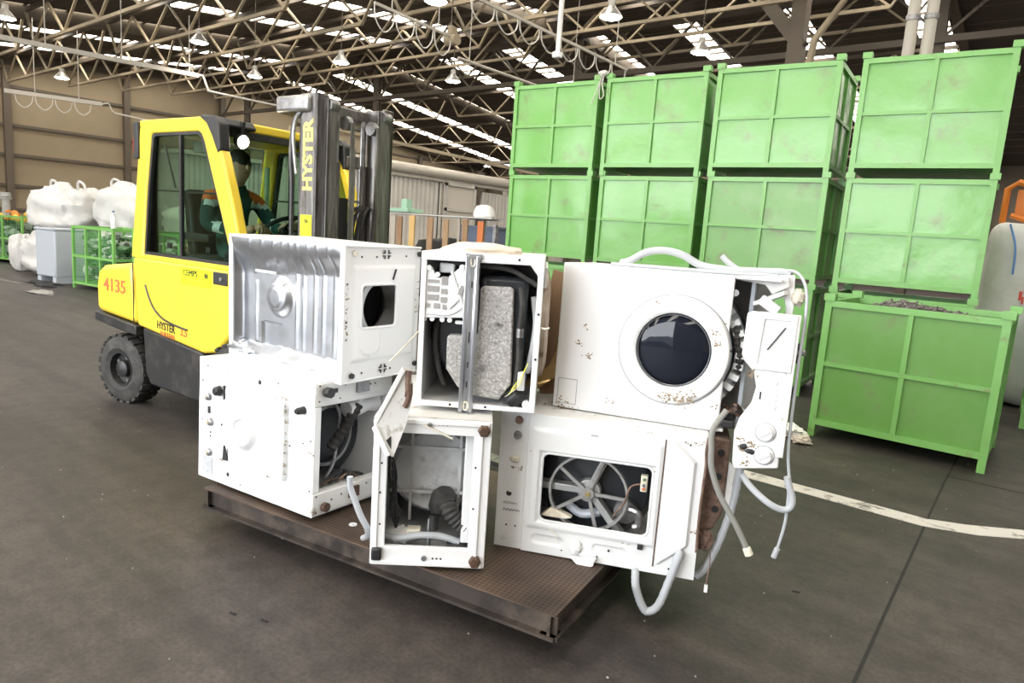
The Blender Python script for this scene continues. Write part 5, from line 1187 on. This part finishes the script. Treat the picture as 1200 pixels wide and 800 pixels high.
# hanging control panel
cp = empty('control_panel'); cp.parent = t
body = [(.759, .491), (.78, .50), (.905, .495), (.918, .48), (.905, .285), (.925, .28), (.935, .12), (.938, -.095), (.778, -.125), (.768, -.10), (.762, .023), (.775, .08), (.812, .145), (.823, .21), (.806, .27), (.77, .305), (.756, .33)]
body.reverse()
MB().prism(body, 'y', -.045, -.02).build('fascia', M_WHITEC, cp, bevel=.006)
MB().ring([(.94, .50), (.80, .50), (.80, .28), (.94, .28)], [(.915, .475), (.825, .475), (.815, .30), (.915, .30)], 'y', -.055, -.018).build('drawer_frame', M_WHITEC, cp, bevel=.004)
MB().prism([(.825, .475), (.915, .475), (.915, .30), (.815, .30)], 'y', -.048, -.046).build('drawer_recess', M_PLGREY, cp, smooth=0)
MB().bar((.845, -.052, .36), (.90, -.052, .45), .004, .004).build('drawer_clip', M_RUBBER, cp, smooth=0)
MB().box(.925, .950, -.05, -.02, -.05, .50).build('edge_strip', M_WHITED, cp, bevel=.003)
for (x, z) in ((.877, .039), (.882, -.051)):
    k = MB().lathe((x, -.044, z), (0, -1, 0), [(.036, 0), (.035, .006), (.028, .010), (.025, .026), (0, .028)], 28).build('knob', M_WHITEC, cp); MB().bar((x - .018, -.073, z - .012), (x + .018, -.073, z + .012), .006, .006).build('knob_grip', M_PLGREY, k, smooth=0)
    MB().lathe((x, -.0445, z), (0, -1, 0), [(.0365, 0), (.039, .001), (.0365, .002)], 28).build('knob_ring', MATS['pale_shadow_gap'], cp)
for k in range(5): MB().lathe((.888 + .001 * k, -.044, .236 - .0235 * k), (0, -1, 0), [(.0105, 0), (.009, .006), (0, .007)], 16).build('button', M_PLGREY, cp)
MB().box(.838, .844, -.0465, -.044, .165, .195).build('logo_mark', M_PRINTK, cp, smooth=0)
stain(cp, [(.80, -.04, .014, 30), (.83, -.02, .014, 22), (.79, .0, .01, 12), (.82, -.09, .012, 14), (.80, .26, .012, 14)], -.045, 9)
MB().blob((.803, -.046, -.03), (.014, .004, .012), 8, 2, .5, 2).blob((.83, -.046, -.045), (.018, .004, .010), 8, 3, .5, 2).build('broken_hole', M_BLKPL, cp)
# hoses lying on top
MB().tube([(.20, .22, .640), (.241, .2, .652), (.307, .2, .692), (.384, .2, .706), (.463, .2, .692), (.543, .2, .655), (.65, .19, .645), (.78, .18, .648), (.86, .17, .652), (.90, .16, .645)], .016, 10, 6).build('drain_hose', M_HOSE, t)
MB().tube([(.62, .25, .70), (.65, .24, .675), (.70, .22, .648), (.80, .22, .642)], .012, 8, 5).build('drain_hose', M_HOSE, t)
MB().tube([(.18, .10, .633), (.40, .09, .634), (.62, .08, .634), (.85, .09, .636)], .008, 8, 5).build('drain_hose', M_HOSE, t)
MB().tube([(.86, .18, .66), (.92, .12, .655), (.955, .05, .60), (.965, .0, .50), (.962, -.02, .30), (.965, -.02, .0), (.985, -.02, -.15), (.99, -.02, -.30), (.975, -.02, -.42)], .006, 8, 6).build('power_cord', M_HOSE, t)
MB().cyl((.975, -.02, -.42), (.965, -.02, -.46), .011, n=8).build('power_plug', M_HOSE, t)

# ---------------------------------------------------------------- 6: bottom right, back with spoked pulley
t = machine('white washing machine at bottom right with spoked drive wheel in a cut-out', (-1.751, 2.172, .219), (24.7, -.19, -.35)); X, Y, Z = .847, .5, .606
sheet(t, 'top_panel', 0, X, .008, Y, Z - .008, Z, M_WHITED); sheet(t, 'bottom_panel', 0, X, .008, Y, 0, .008); sheet(t, 'side_panel', 0, .008, .008, Y, .008, Z - .008); sheet(t, 'far_panel', .008, X, Y - .008, Y, .008, Z - .008)
def back6(x, z):
    d = .0025 * noise.noise(Vector((x * 5, z * 5, 7)))
    if x < .121: d += .009 * smooth(.125, .117, x)
    b = min(x - .135, .685 - x, z - .105, .555 - z)
    if b > 0: d -= .008 * smooth(0, .02, b)
    b = min(x - .175, .664 - x, z - .135, .458 - z)
    if b > 0: d += .012 * smooth(0, .012, b)
    if x > .687:
        zt = .575 - max(0, x - .72) * .9; zb = .04 + max(0, x - .70) * .9
        b = min(x - .687, .812 - x, zt - z, z - zb)
        if b > 0: d -= .014 * smooth(0, .012, b)
    for fx in (.234, .497):
        bx = max(abs(x - fx) - .05, 0); r = hypot(bx, z - .063)
        d += .006 * smooth(.022, .014, r)
    return d
MB().field(0, X, 0, Z, 150, 106, back6, ys, lambda u, w: in_rrect(u, w, .19, .648, .148, .446, .03)).build('back_panel', M_WHITE, t)
rim(t, .19, .648, .148, .446, .03, .003, .006, M_WHITE)
MB().lathe((.40, .13, .30), (0, 1, 0), [(0, -.02), (.12, -.015), (.23, .0), (.26, .04), (.26, .30)], 48).build('tub', M_TUB, t)
sup = MB()
for a in (180, 68, -50): 
    e = Vector((.387 + .25 * cos(R(a)), .085, .285 + .25 * sin(R(a)))); sup.bar((.387, .085, .285), e, .03, .055, (0, 1, 0))
sup.cyl((.387, .06, .285), (.387, .10, .285), .05, n=20).build('tub_bearing_arms', mat('cast_aluminium', (.42, .43, .44), .4, .5), t, bevel=.004)
pu = empty('drive_wheel', (.387, .045, .282)); pu.parent = t
M_PUL = mat('pulley_alloy', (.36, .36, .36), .45, .5, col2=(.24, .23, .22), scale=20)
MB().lathe((0, 0, 0), (0, 1, 0), [(.158, -.012), (.168, -.012), (.168, .012), (.158, .012), (.158, -.012)], 56).build('wheel_rim', M_PUL, pu)
sp = MB().bar((.02, 0, 0), (.16, 0, 0), .008, .014, (0, 0, 1)).mesh('spoke', M_PUL, 0)
for k in range(5): link('spoke', sp, pu, rot=(0, R(72 * k + 2), 0))
MB().cyl((0, -.014, 0), (0, .02, 0), .026, n=20).build('hub', M_PUL, pu); MB().cyl((0, -.022, 0), (0, -.01, 0), .011, n=6).build('hub_bolt', mat('brass_bolt', (.45, .36, .16), .4, .7), pu)
MB().tube([(.30, .10, .20), (.36, .09, .17), (.44, .09, .19)], .02, 10, 4).build('tub_strap', mat('shiny_grey_plastic', (.35, .38, .44), .15), t)
MB().prism([(.19, .155), (.30, .155), (.33, .165), (.24, .20)], 'y', .03, .07).build('foam_block', M_CREAM, t, bevel=.006)
MB().lathe((.545, .10, .20), (0, 1, 0), [(0, 0), (.05, 0), (.055, .02), (.055, .12)], 20).build('motor', M_STEEL, t)
MB().tube([(.56, .07, .23), (.60, .06, .22), (.605, .06, .17), (.585, .06, .155)], .016, 8, 5).build('pump_elbow', M_STEEL, t)
MB().box(.60, .628, .02, .05, .33, .40).build('terminal_block', M_CREAM, t, bevel=.004)
for k, (z, mm) in enumerate(((.345, M_RED), (.36, M_BLUE), (.385, M_JG))): MB().cyl((.614, .012, z), (.614, .025, z), .006, n=8).build('terminal', mm, t)
MB().tube([(.60, .03, .36), (.56, .03, .34), (.54, .03, .27), (.50, .04, .20)], .004, 6, 4).build('wire', M_BRCONC, t)
MB().tube([(.21, .005, .15), (.24, -.006, .12), (.27, -.008, .10), (.28, -.008, .07)], .002, 6, 4).build('wire', M_CREAM, t)
for (x, z, mm) in ((.077, .571, M_BRCONC), (.075, .505, M_STEEL)): 
    v = knob(t, x, z, .016, .02, mm, .008, 'inlet_valve')
for (x, z, r) in ((.053, .243, .012), (.55, .535, .006), (.065, .32, .005), (.05, .10, .004), (.09, .10, .004), (.78, .56, .004), (.3, .03, .003), (.45, .03, .003), (.70, .52, .004), (.497, .063, .005), (.50, .535, .005), (.745, .03, .004)): dot(t, x, z, r, -.003 + (.009 if x < .12 else 0), d=.005)
for k in range(3): MB().box(.385, .415, -.004, .002, .52 + .012 * k, .526 + .012 * k).build('vent_slot', MATS['pale_shadow_gap'], t, smooth=0)
MB().box(.612, .634, -.014, .0, .095, .118).build('plastic_clip', M_BLKPL, t, bevel=.003)
MB().blob((.362, -.008, .06), (.022, .014, .028), 10, 4, .4, 2).build('white_clip', M_WHITEC, t); MB().prism([(.34, .02), (.45, .03), (.44, -.005), (.385, -.02)], 'y', -.03, -.01).build('bent_tab', M_WHITEC, t, bevel=.003)
MB().tube([(.685, -.002, .57), (.684, -.003, .40), (.682, -.003, .2), (.680, -.002, .03)], .003, 6, 3).build('rust_seam', M_RUSTB, t)
MB().tube([(.845, .0, .60), (.842, -.002, .54), (.846, 0, .48), (.842, 0, .30), (.845, 0, .12)], .006, 6, 5).build('rust_edge', M_BRCONC, t)
stain(t, [(.155, .2 + .05 * k, .006, 4) for k in range(6)] + [(.15, .45, .01, 10), (.68, .1 + .06 * k, .005, 3) if False else (.66, .44, .01, 6), (.80, .57, .015, 8), (.56, .11, .012, 5), (.83, .2, .008, 6), (.09, .36, .012, 8)], .0, 35)
# handwritten marks: two wavy marker lines
for (z, w) in ((.20, .06), (.17, .075)):
    MB().tube([(.03 + w * k / 10, .0065, z + .006 * (1 if k % 2 else -1) * (1 - .04 * k)) for k in range(11)], .0011, 5, 2).build('marker_scribble', M_PRINTK, t)
MB().box(.05, .085, .005, .0072, .25, .36).build('old_label', M_PLGREY, t, smooth=0); MB().blob((.07, .004, .40), (.022, .008, .016), 8, 1, .4, 2).build('tape_residue', M_CREAM, t)
# right end: bare concrete weight
MB().prism([(.845, .585), (.94, .575), (.935, .26), (.905, .19), (.845, .15)], 'y', .09, .30).build('concrete_weight', M_BRCONC, t, bevel=.012)
for (z, y) in ((.52, .085), (.42, .085), (.36, .085), (.28, .085)): MB().cyl((.905, y - .002, z), (.905, y + .02, z), .014, n=10).build('weight_hole', M_BLKPL, t)
MB().prism([(.94, .48), (.968, .46), (.965, .30), (.94, .28)], 'y', .10, .13).build('plastic_shell', M_WHITED, t, bevel=.004)
MB().blob((.875, .07, .15), (.03, .02, .045), 10, 5, .6, 3).build('rust_crust', M_BRCONC, t)
# hoses of this machine
MB().tube([(.605, .10, .0), (.614, -.0, -.006), (.62, -.03, -.045), (.632, -.03, -.085), (.655, -.03, -.135), (.679, -.03, -.155), (.719, -.03, -.12), (.753, -.03, -.003), (.776, -.03, .09), (.782, -.015, .11), (.783, .02, .112)], .0165, 12, 6, .05).build('drain_hose', M_HOSE, t)
MB().tube([(.90, -.01, .72), (.856, -.025, .64), (.858, -.03, .56), (.866, -.03, .49), (.90, -.03, .40), (.94, -.03, .335), (.985, -.03, .265), (1.03, -.03, .185)], .0115, 10, 6).build('inlet_hose', mat('olive_grey_hose', (.26, .26, .24), .6), t)
MB().lathe((1.03, -.03, .185), (.45, 0, -.9), [(.011, -.005), (.016, .0), (.017, .028), (.012, .03)], 14).build('hose_nut', M_CREAM, t)
MB().tube([(.96, .12, .62), (.985, .11, .52), (.982, .10, .40), (.972, .10, .30), (.938, .10, .14), (.895, .10, .016), (.86, .10, -.03)], .016, 10, 6, .05).build('drain_hose', M_HOSE, t)
MB().tube([(.99, .06, .45), (1.03, .03, .41), (1.09, 0, .372), (1.14, 0, .352), (1.172, 0, .362), (1.178, 0, .40), (1.16, 0, .45), (1.149, 0, .485)], .013, 10, 6).build('drain_hose', M_HOSE, t)
MB().tube([(.90, .03, .12), (.905, .02, .07), (.90, .01, .02), (.898, .01, -.02)], .0025, 6, 4).build('wire', M_BRCONC, t); MB().box(.892, .905, .003, .016, -.045, -.015).build('wire_plug', M_WHITEC, t)

# loose hose leaning at the platform between two machines
o = MB().tube([(-.098, .06, .335), (-.095, .06, .29), (-.075, .055, .24), (-.05, .05, .18), (-.022, .06, .12), (-.03, .12, .06), (-.06, .20, .012)], .0125, 10, 6).build('loose_hose', M_HOSE)
o.rotation_mode = 'YXZ'; o.location = (-1.971, 1.668, .227); o.rotation_euler = (0, 0, R(41.09))
tag(o, 'short grey hose standing up between the two lower left machines', 'hose')
# stuff in the gap between the top machines
t = thing('wood_scrap', 'splintered pale boards wedged between the two top right machines', 'wood', (-1.80, 2.60, .84), 20)
for k, (a, b_, w, mm) in enumerate((((-.09, .02, .0), (.0, .04, .56), .10, 1), ((.03, .06, .02), (.07, .08, .58), .08, 1), ((-.12, -.1, .0), (.05, -.1, .14), .06, 2), ((-.03, 0, .0), (.06, .02, .26), .07, 2), ((-.05, .05, .10), (.07, .06, .42), .06, 2), ((-.06, -.02, .02), (.10, -.02, .05), .08, 1), ((-.04, .1, .3), (.08, .08, .50), .05, 0))):
    MB().bar(a, b_, w, .018, (0, 1, 0)).build('board', M_WOODS[mm], t, smooth=0)

# ---- crumpled debris on the floor by the front crate, and grit
for k, (x, y, s, lb) in enumerate(((-1.66, 6.02, .13, 'crumpled pale paper on the floor at the front crate corner'), (-1.86, 6.22, .11, 'small crumpled paper left of the front crate'), (-1.5, 5.86, .08, 'broken pale lump in front of the front crate'))):
    tag(MB().blob((x, y, s * .42), (s, s * .8, s * .42), 12, k + 3, .7, 2.4).build('crumpled_paper', M_BAGB if k else MATS['white_paper']), lb, 'paper')
gr = MB(); rs = random.Random(21)
for k in range(300):
    x, y = rs.uniform(-9, .6), rs.uniform(.9, 6.5); s = rs.uniform(.0015, .005)
    gr.bar((x - s, y, .002), (x + s * rs.uniform(.2, 1), y + rs.uniform(-s, s), .003), s, .005)
tag(gr.build('floor_grit', mat('pale_grit', (.32, .30, .28), .9), smooth=0), 'tiny pale chips and grit scattered on the dark floor', 'grit', kind='stuff')
for k, (x, y) in enumerate(((-2.35, 1.30), (-2.22, 1.36), (-.75, 3.2), (.1, 2.9))):
    tag(MB().bar((x - .016, y, .003), (x + .016, y + .008, .004), .006, .004).build('dark_chip', M_RAG, smooth=0), ('dark splinter on the floor under the platform edge', 'dark splinter on the floor under the platform edge', 'dark splinter on the open floor at lower right', 'dark splinter on the open floor at lower right')[k], 'debris', ('splinters under the platform', 'splinters under the platform', 'splinters at lower right', 'splinters at lower right')[k])
